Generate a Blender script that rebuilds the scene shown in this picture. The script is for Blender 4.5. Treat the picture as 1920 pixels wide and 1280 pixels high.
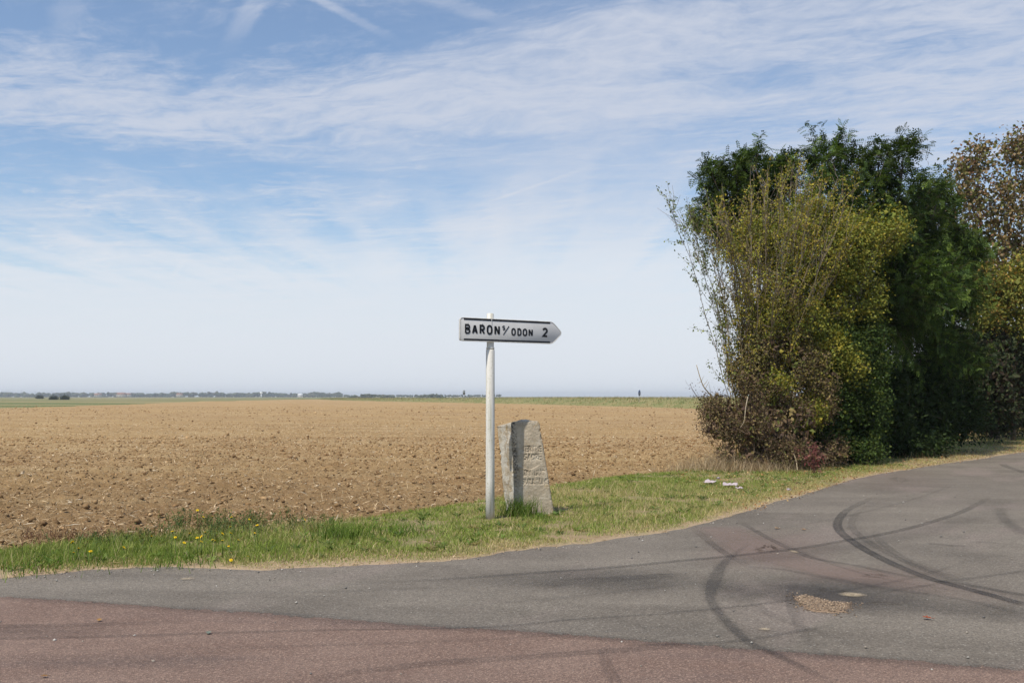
import bpy, bmesh, math, random
import numpy as np
from mathutils import Vector, Matrix

for o in list(bpy.data.objects):
    bpy.data.objects.remove(o)
SC = bpy.context.scene
COL = SC.collection
RNG = np.random.default_rng(11)

# ------------------------------------------------------------------ camera
CAM_H, FPX = 1.6, 1867.0          # eye height in metres, focal length in photo pixels
HORIZON = 743.0                   # photo row of the horizon
cam = bpy.data.cameras.new('camera')
cam.sensor_width = 36.0
cam.lens = FPX / 1920 * 36.0
cam.shift_y = (HORIZON - 640.0) / 1920.0
cam.clip_start, cam.clip_end = 0.1, 30000.0
cam_o = bpy.data.objects.new('camera', cam)
cam_o.location = (0, 0, CAM_H)
cam_o.rotation_euler = (math.pi / 2, 0, 0)
COL.objects.link(cam_o)
SC.camera = cam_o

# ------------------------------------------------------------------ sun, exposure
SUN_EL = math.radians(59.0)
SUN_ROT = math.radians(218.0)     # clockwise from +Y: behind the camera, to the left
SUN = Vector((math.sin(SUN_ROT) * math.cos(SUN_EL), math.cos(SUN_ROT) * math.cos(SUN_EL), math.sin(SUN_EL)))
sl = bpy.data.lights.new('sun', 'SUN')
sl.energy = 4.6
sl.angle = math.radians(0.55)
sl.color = (1.0, 0.93, 0.81)
so = bpy.data.objects.new('sun', sl)
so.rotation_euler = SUN.to_track_quat('Z', 'Y').to_euler()
so.location = (-10, -20, 40)
COL.objects.link(so)
vs = SC.view_settings
vs.view_transform = 'Standard'
vs.look = 'None'
vs.exposure = 0.0
vs.gamma = 1.0
vs.use_curve_mapping = False
SC.cycles.max_bounces = 8
SC.cycles.transparent_max_bounces = 24
SC.cycles.volume_bounces = 0


# ------------------------------------------------------------------ node helpers
class NT:
    """small helper to write node maths as expressions"""
    def __init__(self, tree):
        self.t = tree
        self.n = tree.nodes
        self.l = tree.links

    def put(self, sock, v):
        if isinstance(v, bpy.types.NodeSocket):
            self.l.new(v, sock)
        elif v is not None:
            sock.default_value = v

    def m(self, op, a, b=None, c=None, clamp=False):
        n = self.n.new('ShaderNodeMath')
        n.operation = op
        n.use_clamp = clamp
        for i, v in enumerate((a, b, c)):
            if v is not None:
                self.put(n.inputs[i], v)
        return n.outputs[0]

    def add(self, a, b): return self.m('ADD', a, b)
    def sub(self, a, b): return self.m('SUBTRACT', a, b)
    def mul(self, a, b): return self.m('MULTIPLY', a, b)
    def div(self, a, b): return self.m('DIVIDE', a, b)

    def ss(self, x, lo, hi, a=0.0, b=1.0):
        n = self.n.new('ShaderNodeMapRange')
        n.interpolation_type = 'SMOOTHSTEP'
        self.put(n.inputs[0], x)
        for i, v in enumerate((lo, hi, a, b)):
            self.put(n.inputs[1 + i], v)
        return n.outputs[0]

    def lin(self, x, lo, hi, a=0.0, b=1.0):
        n = self.n.new('ShaderNodeMapRange')
        self.put(n.inputs[0], x)
        for i, v in enumerate((lo, hi, a, b)):
            self.put(n.inputs[1 + i], v)
        return n.outputs[0]

    def xyz(self, x, y, z=0.0):
        n = self.n.new('ShaderNodeCombineXYZ')
        for i, v in enumerate((x, y, z)):
            self.put(n.inputs[i], v)
        return n.outputs[0]

    def sep(self, v):
        n = self.n.new('ShaderNodeSeparateXYZ')
        self.l.new(v, n.inputs[0])
        return n.outputs

    def noise(self, vec, scale, detail=4.0, rough=0.55, dist=0.0, out=0):
        n = self.n.new('ShaderNodeTexNoise')
        self.put(n.inputs['Vector'], vec)
        n.inputs['Scale'].default_value = scale
        n.inputs['Detail'].default_value = detail
        n.inputs['Roughness'].default_value = rough
        n.inputs['Distortion'].default_value = dist
        return n.outputs[out]

    def voro(self, vec, scale, feature='F1', out=0):
        n = self.n.new('ShaderNodeTexVoronoi')
        n.feature = feature
        self.put(n.inputs['Vector'], vec)
        n.inputs['Scale'].default_value = scale
        return n.outputs[out]

    def mix(self, f, a, b, mode='MIX'):
        n = self.n.new('ShaderNodeMix')
        n.data_type = 'RGBA'
        n.blend_type = mode
        self.put(n.inputs[0], f)
        for s, v in ((n.inputs[6], a), (n.inputs[7], b)):
            if isinstance(v, (tuple, list)):
                v = tuple(v) + (1.0,) * (4 - len(v))
            self.put(s, v)
        return n.outputs[2]

    def obj(self):
        return self.n.new('ShaderNodeTexCoord').outputs['Object']

    def attr(self, name, out='Color'):
        n = self.n.new('ShaderNodeAttribute')
        n.attribute_name = name
        return n.outputs[out]

    def bump(self, h, strength=0.5, dist=0.02):
        n = self.n.new('ShaderNodeBump')
        n.inputs['Strength'].default_value = strength
        n.inputs['Distance'].default_value = dist
        self.l.new(h, n.inputs['Height'])
        return n.outputs[0]


def material(name):
    m = bpy.data.materials.new(name)
    m.use_nodes = True
    t = NT(m.node_tree)
    p = t.n['Principled BSDF']
    p.inputs['Roughness'].default_value = 0.85
    p.inputs['Specular IOR Level'].default_value = 0.25
    return m, t, p


def plain(name, c, rough=0.7, var=0.12, scale=8.0, spec=0.3):
    m, t, p = material(name)
    n = t.noise(t.obj(), scale, 5)
    f = t.lin(n, 0.3, 0.7, 1 - var, 1 + var)
    k = t.mix(1.0, c, (1, 1, 1), 'MULTIPLY')
    hv = t.n.new('ShaderNodeHueSaturation')
    t.l.new(k, hv.inputs['Color'])
    t.l.new(f, hv.inputs['Value'])
    t.l.new(hv.outputs[0], p.inputs['Base Color'])
    p.inputs['Roughness'].default_value = rough
    p.inputs['Specular IOR Level'].default_value = spec
    return m


# ------------------------------------------------------------------ sky
def build_world():
    w = bpy.data.worlds.new('World')
    SC.world = w
    w.use_nodes = True
    t = NT(w.node_tree)
    bg = t.n['Background']
    STR = 0.125
    sky = t.n.new('ShaderNodeTexSky')
    sky.sky_type = 'NISHITA'
    sky.sun_disc = False
    sky.sun_elevation = SUN_EL
    sky.sun_rotation = SUN_ROT
    sky.air_density = 1.0
    sky.dust_density = 0.6
    sky.ozone_density = 2.0
    d = t.n.new('ShaderNodeTexCoord').outputs['Generated']
    x, y, z = t.sep(d)
    zc = t.m('MAXIMUM', z, 0.02)
    px = t.div(x, zc)             # position on a flat cloud layer, in layer heights
    py = t.div(y, zc)
    P = t.xyz(px, py)
    # broad streaky cirrus, long axis roughly west-east, bending away to the right
    wob = t.mul(t.sub(t.noise(P, 0.55, 4), 0.5), 1.1)
    sx = t.add(px, t.mul(py, 0.22))
    sy = t.add(t.add(py, t.mul(px, 0.20)), wob)
    streak = t.noise(t.xyz(t.mul(sx, 0.62), t.mul(sy, 1.25)), 1.6, 10, 0.62, 0.35)
    fine = t.noise(t.xyz(t.mul(sx, 0.9), t.mul(sy, 1.5)), 5.0, 9, 0.66, 0.7)
    puff = t.noise(t.xyz(t.mul(sx, 1.1), sy), 13.0, 6, 0.68, 0.4)
    # a dense band of cirrus crossing the sky, thickening to the right
    pos = t.m('MAXIMUM', px, 0.0)
    q = t.add(t.sub(py, 3.38), t.add(t.mul(pos, 0.30), t.mul(wob, 0.45)))
    qa = t.m('ABSOLUTE', q)
    wid = t.add(0.60, t.mul(pos, 0.75))
    band = t.ss(t.div(qa, wid), 0.15, 1.35, 1.0, 0.0)
    tex = t.add(t.mul(streak, 0.50), t.add(t.mul(fine, 0.32), t.mul(puff, 0.18)))
    cov = t.add(tex, t.mul(band, t.ss(px, -2.2, -0.5, 0.115, 0.16)))
    c1 = t.mul(t.ss(cov, 0.47, 0.74), 0.84)
    # wisps lower down, drawn out along the line of sight
    wisp = t.noise(t.xyz(t.mul(sx, 1.1), t.mul(sy, 0.5)), 1.1, 9, 0.62, 0.5)
    c2 = t.mul(t.ss(t.add(t.mul(wisp, 0.65), t.mul(fine, 0.35)), 0.46, 0.66), t.ss(py, 3.4, 5.2, 0.0, 0.72))
    c1 = t.sub(1.0, t.mul(t.sub(1.0, c1), t.sub(1.0, c2)))
    # higher thin veil that closes towards the horizon
    plume = t.m('POWER', 2.718, t.mul(t.m('POWER', t.sub(px, 0.35), 2.0), -1.3))
    vb = t.sub(py, t.mul(t.sub(fine, 0.5), 3.5))
    vb = t.add(vb, t.mul(plume, 2.4))
    vb = t.add(vb, t.mul(t.sub(streak, 0.5), 3.5))
    colm = t.noise(t.xyz(t.mul(t.add(px, t.mul(fine, 0.25)), 2.0), t.mul(py, 0.16)), 1.3, 6, 0.55, 0.3)
    vb = t.add(vb, t.mul(t.sub(colm, 0.5), t.ss(py, 3.6, 5.0, 0.0, 9.0)))
    veil = t.ss(vb, 3.6, 9.6, 0.08, 0.86)
    veil2 = t.ss(py, 7.5, 20.0, 0.0, 0.72)
    veil = t.sub(1.0, t.mul(t.sub(1.0, veil), t.sub(1.0, veil2)))

    # old contrails: straight segments in the layer, soft-edged
    def trail(a, b, width, op):
        def lay(u, v):
            e = (HORIZON - v) / FPX
            return ((u - 960) / FPX / e, 1 / e)
        (ax, ay), (bx, by) = lay(*a), lay(*b)
        L = math.hypot(bx - ax, by - ay)
        ux, uy = (bx - ax) / L, (by - ay) / L
        rx, ry = t.sub(px, ax), t.sub(py, ay)
        s = t.add(t.mul(rx, ux), t.mul(ry, uy))
        o = t.m('ABSOLUTE', t.add(t.sub(t.mul(rx, -uy), t.mul(ry, -ux)), t.mul(t.sub(puff, 0.5), width * 1.6)))
        k = t.ss(o, width * 0.2, width, 1.0, 0.0)
        k = t.mul(k, t.mul(t.ss(s, -0.12 * L, 0.06 * L), t.ss(s, 0.35 * L, 1.15 * L, 1.0, 0.0)))
        return t.mul(k, t.mul(op, t.ss(fine, 0.25, 0.6, 0.35, 1.0)))
    tr = [trail((520, -60), (425, 95), 0.04, 0.42), trail((545, -30), (740, 75), 0.035, 0.45),
          trail((760, -20), (1010, 60), 0.06, 0.28), trail((930, 374), (1120, 308), 0.028, 0.6),
          trail((327, 515), (352, 474), 0.035, 0.45), trail((1650, 275), (1790, 292), 0.03, 0.35),
          trail((135, -60), (125, 110), 0.07, 0.2)]
    inv = t.mul(t.sub(1.0, c1), t.sub(1.0, veil))
    for k in tr:
        inv = t.mul(inv, t.sub(1.0, k))
    alpha = t.sub(1.0, inv)
    hz = t.ss(py, 3.0, 8.0)
    white = t.mix(hz, (0.63 / STR, 0.67 / STR, 0.77 / STR), (0.755 / STR, 0.80 / STR, 0.865 / STR))
    clear = t.mix(1.0, sky.outputs[0], (1.0, 1.07, 1.12), 'MULTIPLY')
    col = t.mix(alpha, clear, white)
    t.l.new(col, bg.inputs['Color'])
    bg.inputs['Strength'].default_value = STR


build_world()


# ------------------------------------------------------------------ geometry helpers
def G(px, py, z=0.0):
    """photo pixel of a point at height z -> world position"""
    Y = (CAM_H - z) * FPX / (py - HORIZON)
    return np.array([(px - 960) / FPX * Y, Y, z])


def W(px, py, Y):
    """photo pixel at distance Y -> world position"""
    return np.array([(px - 960) / FPX * Y, Y, CAM_H - (py - HORIZON) / FPX * Y])


_perm = np.random.default_rng(5).random(1 << 16).astype(np.float32)


def _h(ix, iy, iz=0):
    k = (ix * 374761393 + iy * 668265263 + iz * 2147483647) & 0xFFFFFFFF
    k = ((k ^ (k >> 13)) * 1274126177) & 0xFFFFFFFF
    return _perm[(k ^ (k >> 16)) & 0xFFFF]


def vnoise(x, y, z=None):
    x = np.asarray(x, float)
    y = np.asarray(y, float)
    ix, iy = np.floor(x).astype(np.int64), np.floor(y).astype(np.int64)
    fx, fy = x - ix, y - iy
    fx = fx * fx * (3 - 2 * fx)
    fy = fy * fy * (3 - 2 * fy)
    if z is None:
        a = _h(ix, iy) * (1 - fx) + _h(ix + 1, iy) * fx
        b = _h(ix, iy + 1) * (1 - fx) + _h(ix + 1, iy + 1) * fx
        return a * (1 - fy) + b * fy
    z = np.asarray(z, float)
    iz = np.floor(z).astype(np.int64)
    fz = z - iz
    fz = fz * fz * (3 - 2 * fz)
    r = 0
    for dz in (0, 1):
        a = _h(ix, iy, iz + dz) * (1 - fx) + _h(ix + 1, iy, iz + dz) * fx
        b = _h(ix, iy + 1, iz + dz) * (1 - fx) + _h(ix + 1, iy + 1, iz + dz) * fx
        r = r + (a * (1 - fy) + b * fy) * (fz if dz else 1 - fz)
    return r


def fbm(x, y, z=None, octv=4, gain=0.5):
    s, a, n = 0, 1.0, 0
    for i in range(octv):
        f = 2.0 ** i
        s = s + a * vnoise(x * f + 17.3 * i, y * f - 9.1 * i, None if z is None else z * f + 3.7 * i)
        n += a
        a *= gain
    return s / n


def unit(v):
    v = np.asarray(v, float)
    return v / np.maximum(np.linalg.norm(v, axis=-1, keepdims=True), 1e-9)


class Geo:
    """collects vertices, faces and vertex colours; build() links them as ONE mesh object"""
    def __init__(self):
        self.v, self.f, self.c, self.n = [], {}, [], 0

    def add(self, v, faces, col=None):
        v = np.asarray(v, float).reshape(-1, 3)
        for f in (faces if isinstance(faces, list) else [faces]):
            f = np.asarray(f, np.int64)
            self.f.setdefault(f.shape[1], []).append(f + self.n)
        self.v.append(v)
        if col is None:
            col = np.ones((len(v), 3))
        col = np.asarray(col, float)
        if col.ndim == 1:
            col = np.tile(col, (len(v), 1))
        self.c.append(col)
        self.n += len(v)
        return self

    def mesh(self, name, smooth=False, colour=True):
        me = bpy.data.meshes.new(name)
        v = np.concatenate(self.v)
        me.vertices.add(len(v))
        me.vertices.foreach_set('co', v.astype(np.float32).ravel())
        idx, start, s = [], [], 0
        for k, fs in self.f.items():
            f = np.concatenate(fs)
            idx.append(f.ravel())
            start.append(s + np.arange(len(f)) * k)
            s += f.size
        idx, start = np.concatenate(idx), np.concatenate(start)
        me.loops.add(len(idx))
        me.loops.foreach_set('vertex_index', idx.astype(np.int32))
        me.polygons.add(len(start))
        me.polygons.foreach_set('loop_start', start.astype(np.int32))
        if smooth:
            me.polygons.foreach_set('use_smooth', np.ones(len(start), bool))
        me.update(calc_edges=True)
        if colour:
            c = np.concatenate(self.c)
            a = me.color_attributes.new('Col', 'FLOAT_COLOR', 'POINT')
            a.data.foreach_set('color', np.hstack([c, np.ones((len(c), 1))]).astype(np.float32).ravel())
        return me

    def build(self, name, mat, parent=None, smooth=False, loc=None):
        """loc: origin of the object (vertices are given in the parent's frame)"""
        me = self.mesh(name, smooth)
        return link(name, me, mat, parent)


def link(name, me, mat, parent=None):
    o = bpy.data.objects.new(name, me)
    COL.objects.link(o)
    if mat:
        me.materials.append(mat)
    if parent:
        o.parent = parent
    return o


def tag(o, label=None, cat=None, group=None, kind=None):
    for k, v in (('label', label), ('category', cat), ('group', group), ('kind', kind)):
        if v:
            o[k] = v
    return o


def empty(name, loc=(0, 0, 0), rz=0.0):
    o = bpy.data.objects.new(name, None)
    o.empty_display_size = 0.2
    o.location = tuple(float(a) for a in loc)
    o.rotation_euler = (0, 0, rz)
    COL.objects.link(o)
    return o


def grid_faces(nr, nc, wrap=False):
    r = np.arange(nr - 1)[:, None]
    c = np.arange(nc if wrap else nc - 1)[None, :]
    c2 = (c + 1) % nc
    return np.stack([r * nc + c, r * nc + c2, (r + 1) * nc + c2, (r + 1) * nc + c], -1).reshape(-1, 4)


def tube(g, pts, rad, sides=5, col=None, cap=True):
    pts = np.asarray(pts, float)
    n = len(pts)
    rad = np.broadcast_to(np.asarray(rad, float), (n,))
    tan = unit(np.gradient(pts, axis=0))
    ref = np.array([0.31, 0.17, 0.93]) if abs(tan[0][2]) < 0.8 else np.array([1.0, 0.1, 0.0])
    a = unit(np.cross(tan, ref))
    b = np.cross(tan, a)
    th = np.arange(sides) * 2 * math.pi / sides
    ring = pts[:, None] + rad[:, None, None] * (np.cos(th)[None, :, None] * a[:, None] + np.sin(th)[None, :, None] * b[:, None])
    fs = [grid_faces(n, sides, True)]
    v = ring.reshape(-1, 3)
    if cap:
        fs.append((n - 1) * sides + np.arange(sides)[None, :])
        fs.append(np.arange(sides)[None, ::-1])
    g.add(v, fs, col)


def bez(p0, p1, p2, n=8):
    s = np.linspace(0, 1, n)[:, None]
    return (1 - s) ** 2 * np.asarray(p0) + 2 * s * (1 - s) * np.asarray(p1) + s * s * np.asarray(p2)


def box(g, lo, hi, col=None):
    x0, y0, z0 = lo
    x1, y1, z1 = hi
    v = [(x0, y0, z0), (x1, y0, z0), (x1, y1, z0), (x0, y1, z0), (x0, y0, z1), (x1, y0, z1), (x1, y1, z1), (x0, y1, z1)]
    g.add(v, np.array([(0, 3, 2, 1), (4, 5, 6, 7), (0, 1, 5, 4), (1, 2, 6, 5), (2, 3, 7, 6), (3, 0, 4, 7)]), col)


def leaves(g, P, D, N, L, Wd, col, fold=0.25):
    """folded diamond leaf for every point: base P, direction D, face normal N"""
    n = len(P)
    D = unit(D)
    S = unit(np.cross(D, N))
    N = np.cross(S, D)
    L = np.broadcast_to(L, (n,))[:, None]
    Wd = np.broadcast_to(Wd, (n,))[:, None]
    v = np.stack([P, P + D * L * 0.45 + S * Wd * 0.5 + N * Wd * fold, P + D * L - N * L * 0.08,
                  P + D * L * 0.45 - S * Wd * 0.5 + N * Wd * fold], 1).reshape(-1, 3)
    i = np.arange(n)[:, None] * 4
    g.add(v, [np.concatenate([i + [0, 1, 2], i + [0, 2, 3]])], np.repeat(col, 4, 0))


def chips(g, P, D, N, L, Wd, col):
    """very small leaves: one facet each"""
    n = len(P)
    D = unit(D)
    S = unit(np.cross(D, N)) * (np.broadcast_to(Wd, (n,)) * 0.62)[:, None]
    L = np.broadcast_to(L, (n,))[:, None]
    v = np.stack([P + D * L * 0.25 - S, P + D * L * 0.25 + S, P + D * L], 1).reshape(-1, 3)
    g.add(v, [np.arange(n)[:, None] * 3 + [0, 1, 2]], np.repeat(col, 3, 0))


def rcol(n, cols, w=None, jit=0.25, rng=RNG):
    """random leaf colours picked from a palette"""
    cols = np.array(cols, float)
    k = rng.choice(len(cols), n, p=None if w is None else np.array(w) / sum(w))
    return cols[k] * (1 + jit * rng.normal(size=(n, 1))).clip(0.35, 1.9)


def rdir(n, rng=RNG):
    return unit(rng.normal(size=(n, 3)))


# ------------------------------------------------------------------ materials
def leaf_mat(name, trans=0.20, rough=0.6, spec=0.12):
    m, t, p = material(name)
    c = t.attr('Col')
    t.l.new(c, p.inputs['Base Color'])
    p.inputs['Roughness'].default_value = rough
    p.inputs['Specular IOR Level'].default_value = spec
    tr = t.n.new('ShaderNodeBsdfTranslucent')
    hv = t.n.new('ShaderNodeHueSaturation')
    hv.inputs['Saturation'].default_value = 1.15
    hv.inputs['Value'].default_value = 1.25
    t.l.new(c, hv.inputs['Color'])
    t.l.new(hv.outputs[0], tr.inputs['Color'])
    mx = t.n.new('ShaderNodeMixShader')
    mx.inputs[0].default_value = trans
    t.l.new(p.outputs[0], mx.inputs[1])
    t.l.new(tr.outputs[0], mx.inputs[2])
    t.l.new(mx.outputs[0], t.n['Material Output'].inputs['Surface'])
    return m


def vcol_mat(name, rough=0.9, spec=0.2, nscale=60.0, amt=0.25, bump=0.0):
    m, t, p = material(name)
    n = t.noise(t.obj(), nscale, 4)
    f = t.lin(n, 0.25, 0.75, 1 - amt, 1 + amt)
    hv = t.n.new('ShaderNodeHueSaturation')
    t.l.new(t.attr('Col'), hv.inputs['Color'])
    t.l.new(f, hv.inputs['Value'])
    t.l.new(hv.outputs[0], p.inputs['Base Color'])
    p.inputs['Roughness'].default_value = rough
    p.inputs['Specular IOR Level'].default_value = spec
    if bump:
        t.l.new(t.bump(n, bump, 0.01), p.inputs['Normal'])
    return m


M_LEAF = leaf_mat('leaf')
M_GRASS = leaf_mat('grass_blade', 0.28, 0.65, 0.10)
M_BARK = vcol_mat('bark', nscale=25, amt=0.4, bump=0.6)
M_DRY = leaf_mat('dry_plant', 0.2, 0.8, 0.1)


def mat_soil():
    m, t, p = material('ploughed_soil')
    o = t.obj()
    big = t.noise(o, 0.06, 5)
    mid = t.noise(o, 0.9, 6, 0.65)
    fin = t.noise(o, 11.0, 7, 0.7)
    x, y, z = t.sep(o)
    row = t.noise(t.xyz(t.mul(x, 0.12), t.mul(y, 0.75)), 0.8, 4)
    c = t.mix(t.ss(mid, 0.3, 0.7), (0.262, 0.165, 0.078), (0.370, 0.245, 0.125))
    c = t.mix(t.mul(t.ss(fin, 0.42, 0.72), 0.6), c, (0.50, 0.355, 0.180))
    c = t.mix(t.mul(t.ss(big, 0.35, 0.65), 0.35), c, (0.44, 0.295, 0.130))
    c = t.mix(t.mul(t.ss(row, 0.48, 0.66), 0.38), c, (0.54, 0.41, 0.225))
    c = t.mix(t.mul(t.ss(t.add(y, t.mul(mid, 8.0)), 14.0, 34.0, 1.0, 0.0), 0.62), c, (0.205, 0.128, 0.064))  # near soil browner, with the shade among its clods painted in
    # pale straw flecks lying on the crumbs
    sp = t.noise(t.xyz(t.mul(x, 0.7), y), 26.0, 3, 0.6, 0.6)
    c = t.mix(t.mul(t.ss(sp, 0.60, 0.68), 0.6), c, (0.60, 0.47, 0.31))
    wet = t.noise(o, 0.35, 4)
    c = t.mix(t.mul(t.ss(wet, 0.56, 0.72), 0.4), c, (0.24, 0.130, 0.055))
    t.l.new(c, p.inputs['Base Color'])
    p.inputs['Roughness'].default_value = 0.95
    p.inputs['Specular IOR Level'].default_value = 0.1
    h = t.add(t.mul(t.noise(o, 5.0, 8, 0.7), 0.10), t.mul(t.noise(o, 22.0, 4, 0.7), 0.04))
    t.l.new(t.bump(h, 1.0, 1.0), p.inputs['Normal'])
    return m


def mat_asphalt():
    m, t, p = material('asphalt')
    o = t.obj()
    big = t.noise(o, 0.28, 5, 0.6)
    mid = t.noise(o, 1.7, 6, 0.65)
    g1 = t.voro(o, 95.0, out=1)
    g2 = t.noise(o, 230.0, 3, 0.7)
    c = t.mix(t.ss(big, 0.32, 0.68), (0.122, 0.103, 0.082), (0.172, 0.147, 0.119))
    c = t.mix(t.mul(t.ss(mid, 0.4, 0.75), 0.5), c, (0.195, 0.168, 0.136))
    x, y, z = t.sep(o)
    dust = t.noise(t.xyz(t.mul(x, 0.22), t.mul(t.add(y, t.mul(x, 0.06)), 0.9)), 0.9, 5, 0.6)
    c = t.mix(t.mul(t.ss(dust, 0.46, 0.66), 0.55), c, (0.215, 0.186, 0.150))
    c = t.mix(t.mul(t.ss(dust, 0.46, 0.30), 0.4), c, (0.105, 0.092, 0.080))
    # worn pinkish wheel tracks sweeping into the side road
    pk = t.noise(t.xyz(t.mul(t.add(x, t.mul(y, -0.5)), 0.55), t.mul(y, 0.25)), 1.3, 3)
    c = t.mix(t.mul(t.ss(pk, 0.5, 0.66), 0.45), c, (0.240, 0.190, 0.165))
    r, gg, b = t.sep(g1)
    gr = t.lin(r, 0.0, 1.0, 0.66, 1.34)
    hv = t.n.new('ShaderNodeHueSaturation')
    t.l.new(c, hv.inputs['Color'])
    t.l.new(t.mul(gr, t.lin(g2, 0.3, 0.7, 0.82, 1.18)), hv.inputs['Value'])
    c = hv.outputs[0]
    chip = t.ss(gg, 0.955, 0.975)
    c = t.mix(t.mul(chip, 0.4), c, (0.42, 0.39, 0.34))
    t.l.new(c, p.inputs['Base Color'])
    p.inputs['Roughness'].default_value = 0.82
    p.inputs['Specular IOR Level'].default_value = 0.3
    h = t.add(t.mul(t.voro(o, 95.0), 0.006), t.mul(g2, 0.004))
    t.l.new(t.bump(h, 0.8, 1.0), p.inputs['Normal'])
    return m


def mat_red():
    m, t, p = material('red_asphalt')
    o = t.obj()
    x, y, z = t.sep(o)
    mid = t.noise(o, 1.3, 6, 0.65)
    st = t.noise(t.xyz(t.mul(x, 0.25), t.mul(y, 1.6)), 1.4, 5)
    g1 = t.voro(o, 120.0, out=1)
    r, gg, b = t.sep(g1)
    g2 = t.noise(o, 210.0, 3, 0.7)
    c = t.mix(t.ss(mid, 0.3, 0.7), (0.178, 0.114, 0.088), (0.222, 0.150, 0.118))
    c = t.mix(t.mul(t.ss(st, 0.50, 0.70), 0.55), c, (0.150, 0.105, 0.090))
    c = t.mix(t.mul(t.ss(gg, 0.72, 0.8), 0.42), c, (0.42, 0.30, 0.225))
    c = t.mix(t.mul(t.ss(b, 0.78, 0.86), 0.5), c, (0.085, 0.068, 0.062))
    hv = t.n.new('ShaderNodeHueSaturation')
    t.l.new(c, hv.inputs['Color'])
    t.l.new(t.mul(t.lin(r, 0, 1, 0.72, 1.28), t.lin(g2, 0.3, 0.7, 0.8, 1.2)), hv.inputs['Value'])
    t.l.new(hv.outputs[0], p.inputs['Base Color'])
    p.inputs['Roughness'].default_value = 0.88
    h = t.add(t.mul(t.voro(o, 120.0), 0.007), t.mul(g2, 0.004))
    t.l.new(t.bump(h, 0.9, 1.0), p.inputs['Normal'])
    # the red coat has crumbled away stone by stone along its edge
    a = t.sep(t.attr('Col'))[0]
    k = t.ss(t.add(a, t.mul(t.sub(t.add(t.mul(t.noise(o, 60.0, 4, 0.7), 0.6), t.mul(t.noise(o, 9.0, 3), 0.4)), 0.5), 1.6)), 0.35, 0.65)
    k = t.m('MAXIMUM', k, t.ss(a, 0.93, 1.0))
    tr = t.n.new('ShaderNodeBsdfTransparent')
    mx = t.n.new('ShaderNodeMixShader')
    t.l.new(k, mx.inputs[0])
    t.l.new(tr.outputs[0], mx.inputs[1])
    t.l.new(p.outputs[0], mx.inputs[2])
    t.l.new(mx.outputs[0], t.n['Material Output'].inputs['Surface'])
    return m


def mat_mark(name, col, gain=1.0, scale=1.0):
    """soft worn film: opacity from the vertex colour, broken by noise"""
    m, t, p = material(name)
    o = t.obj()
    a = t.sep(t.attr('Col'))[0]
    n1 = t.noise(o, 3.0 * scale, 6, 0.7)
    n2 = t.noise(o, 120.0, 3, 0.7)
    k = t.mul(t.ss(n1, 0.25, 0.65, 0.6, 1.0), t.ss(n2, 0.35, 0.62, 0.3, 1.0))
    k = t.m('MULTIPLY', t.mul(a, k), gain, clamp=True)
    p.inputs['Base Color'].default_value = (*col, 1)
    p.inputs['Roughness'].default_value = 0.75
    tr = t.n.new('ShaderNodeBsdfTransparent')
    mx = t.n.new('ShaderNodeMixShader')
    t.l.new(k, mx.inputs[0])
    t.l.new(tr.outputs[0], mx.inputs[1])
    t.l.new(p.outputs[0], mx.inputs[2])
    t.l.new(mx.outputs[0], t.n['Material Output'].inputs['Surface'])
    return m


def mat_verge():
    m, t, p = material('verge_soil')
    o = t.obj()
    n = t.noise(o, 2.2, 6, 0.65)
    f = t.noise(o, 30.0, 5, 0.7)
    c = t.mix(t.ss(n, 0.4, 0.65), (0.30, 0.215, 0.125), (0.16, 0.165, 0.055))
    c = t.mix(t.mul(t.ss(f, 0.45, 0.7), 0.5), c, (0.42, 0.31, 0.19))
    edge = t.sep(t.attr('Col'))[0]
    c = t.mix(edge, c, (0.40, 0.295, 0.195))
    t.l.new(c, p.inputs['Base Color'])
    p.inputs['Roughness'].default_value = 0.95
    t.l.new(t.bump(f, 0.8, 0.03), p.inputs['Normal'])
    return m


def mat_ground():
    m, t, p = material('meadow_ground')
    o = t.obj()
    x, y, z = t.sep(o)
    n = t.noise(t.xyz(t.mul(x, 0.3), y), 0.012, 6, 0.6)
    f = t.noise(o, 0.4, 5, 0.65)
    c = t.mix(t.ss(n, 0.45, 0.56), (0.105, 0.135, 0.040), (0.30, 0.235, 0.115))
    c = t.mix(t.mul(t.ss(f, 0.4, 0.7), 0.4), c, (0.17, 0.16, 0.06))
    t.l.new(c, p.inputs['Base Color'])
    p.inputs['Roughness'].default_value = 0.95
    return m


# ------------------------------------------------------------------ terrain
g = Geo()
g.add([(-9000, -3000, -0.25), (9000, -3000, -0.25), (9000, 13000, -0.25), (-9000, 13000, -0.25)], np.array([[0, 1, 2, 3]]))
tag(g.build('ground', mat_ground()), kind='structure')

ROAD_EDGE = np.array([(-16, 5.2), (-9.5, 7.0), (-6.5, 7.9), (-4.5, 8.62), (-3.8, 9.2), (-2.28, 9.25), (-1.0, 9.46), (.22, 10.4),
                      (1.46, 11.4), (2.3, 12.3), (4.6, 16), (7.4, 20.3), (14.6, 28.4), (26, 41), (45, 62), (70, 90)], float)
VERGE_BACK = np.array([(-18, 8.0), (-11, 9.2), (-7.5, 9.6), (-5.3, 10.05), (-4.4, 11.1), (-3.5, 11.7), (-2.3, 13.0), (-.26, 15.9),
                       (.85, 18.4), (1.9, 20.2), (5.2, 23.5), (10.2, 29.6), (18.5, 41), (28.5, 54), (49, 77), (75, 106)], float)


def resample(p, n):
    s = np.r_[0, np.cumsum(np.linalg.norm(np.diff(p, axis=0), axis=1))]
    return s, p


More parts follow.
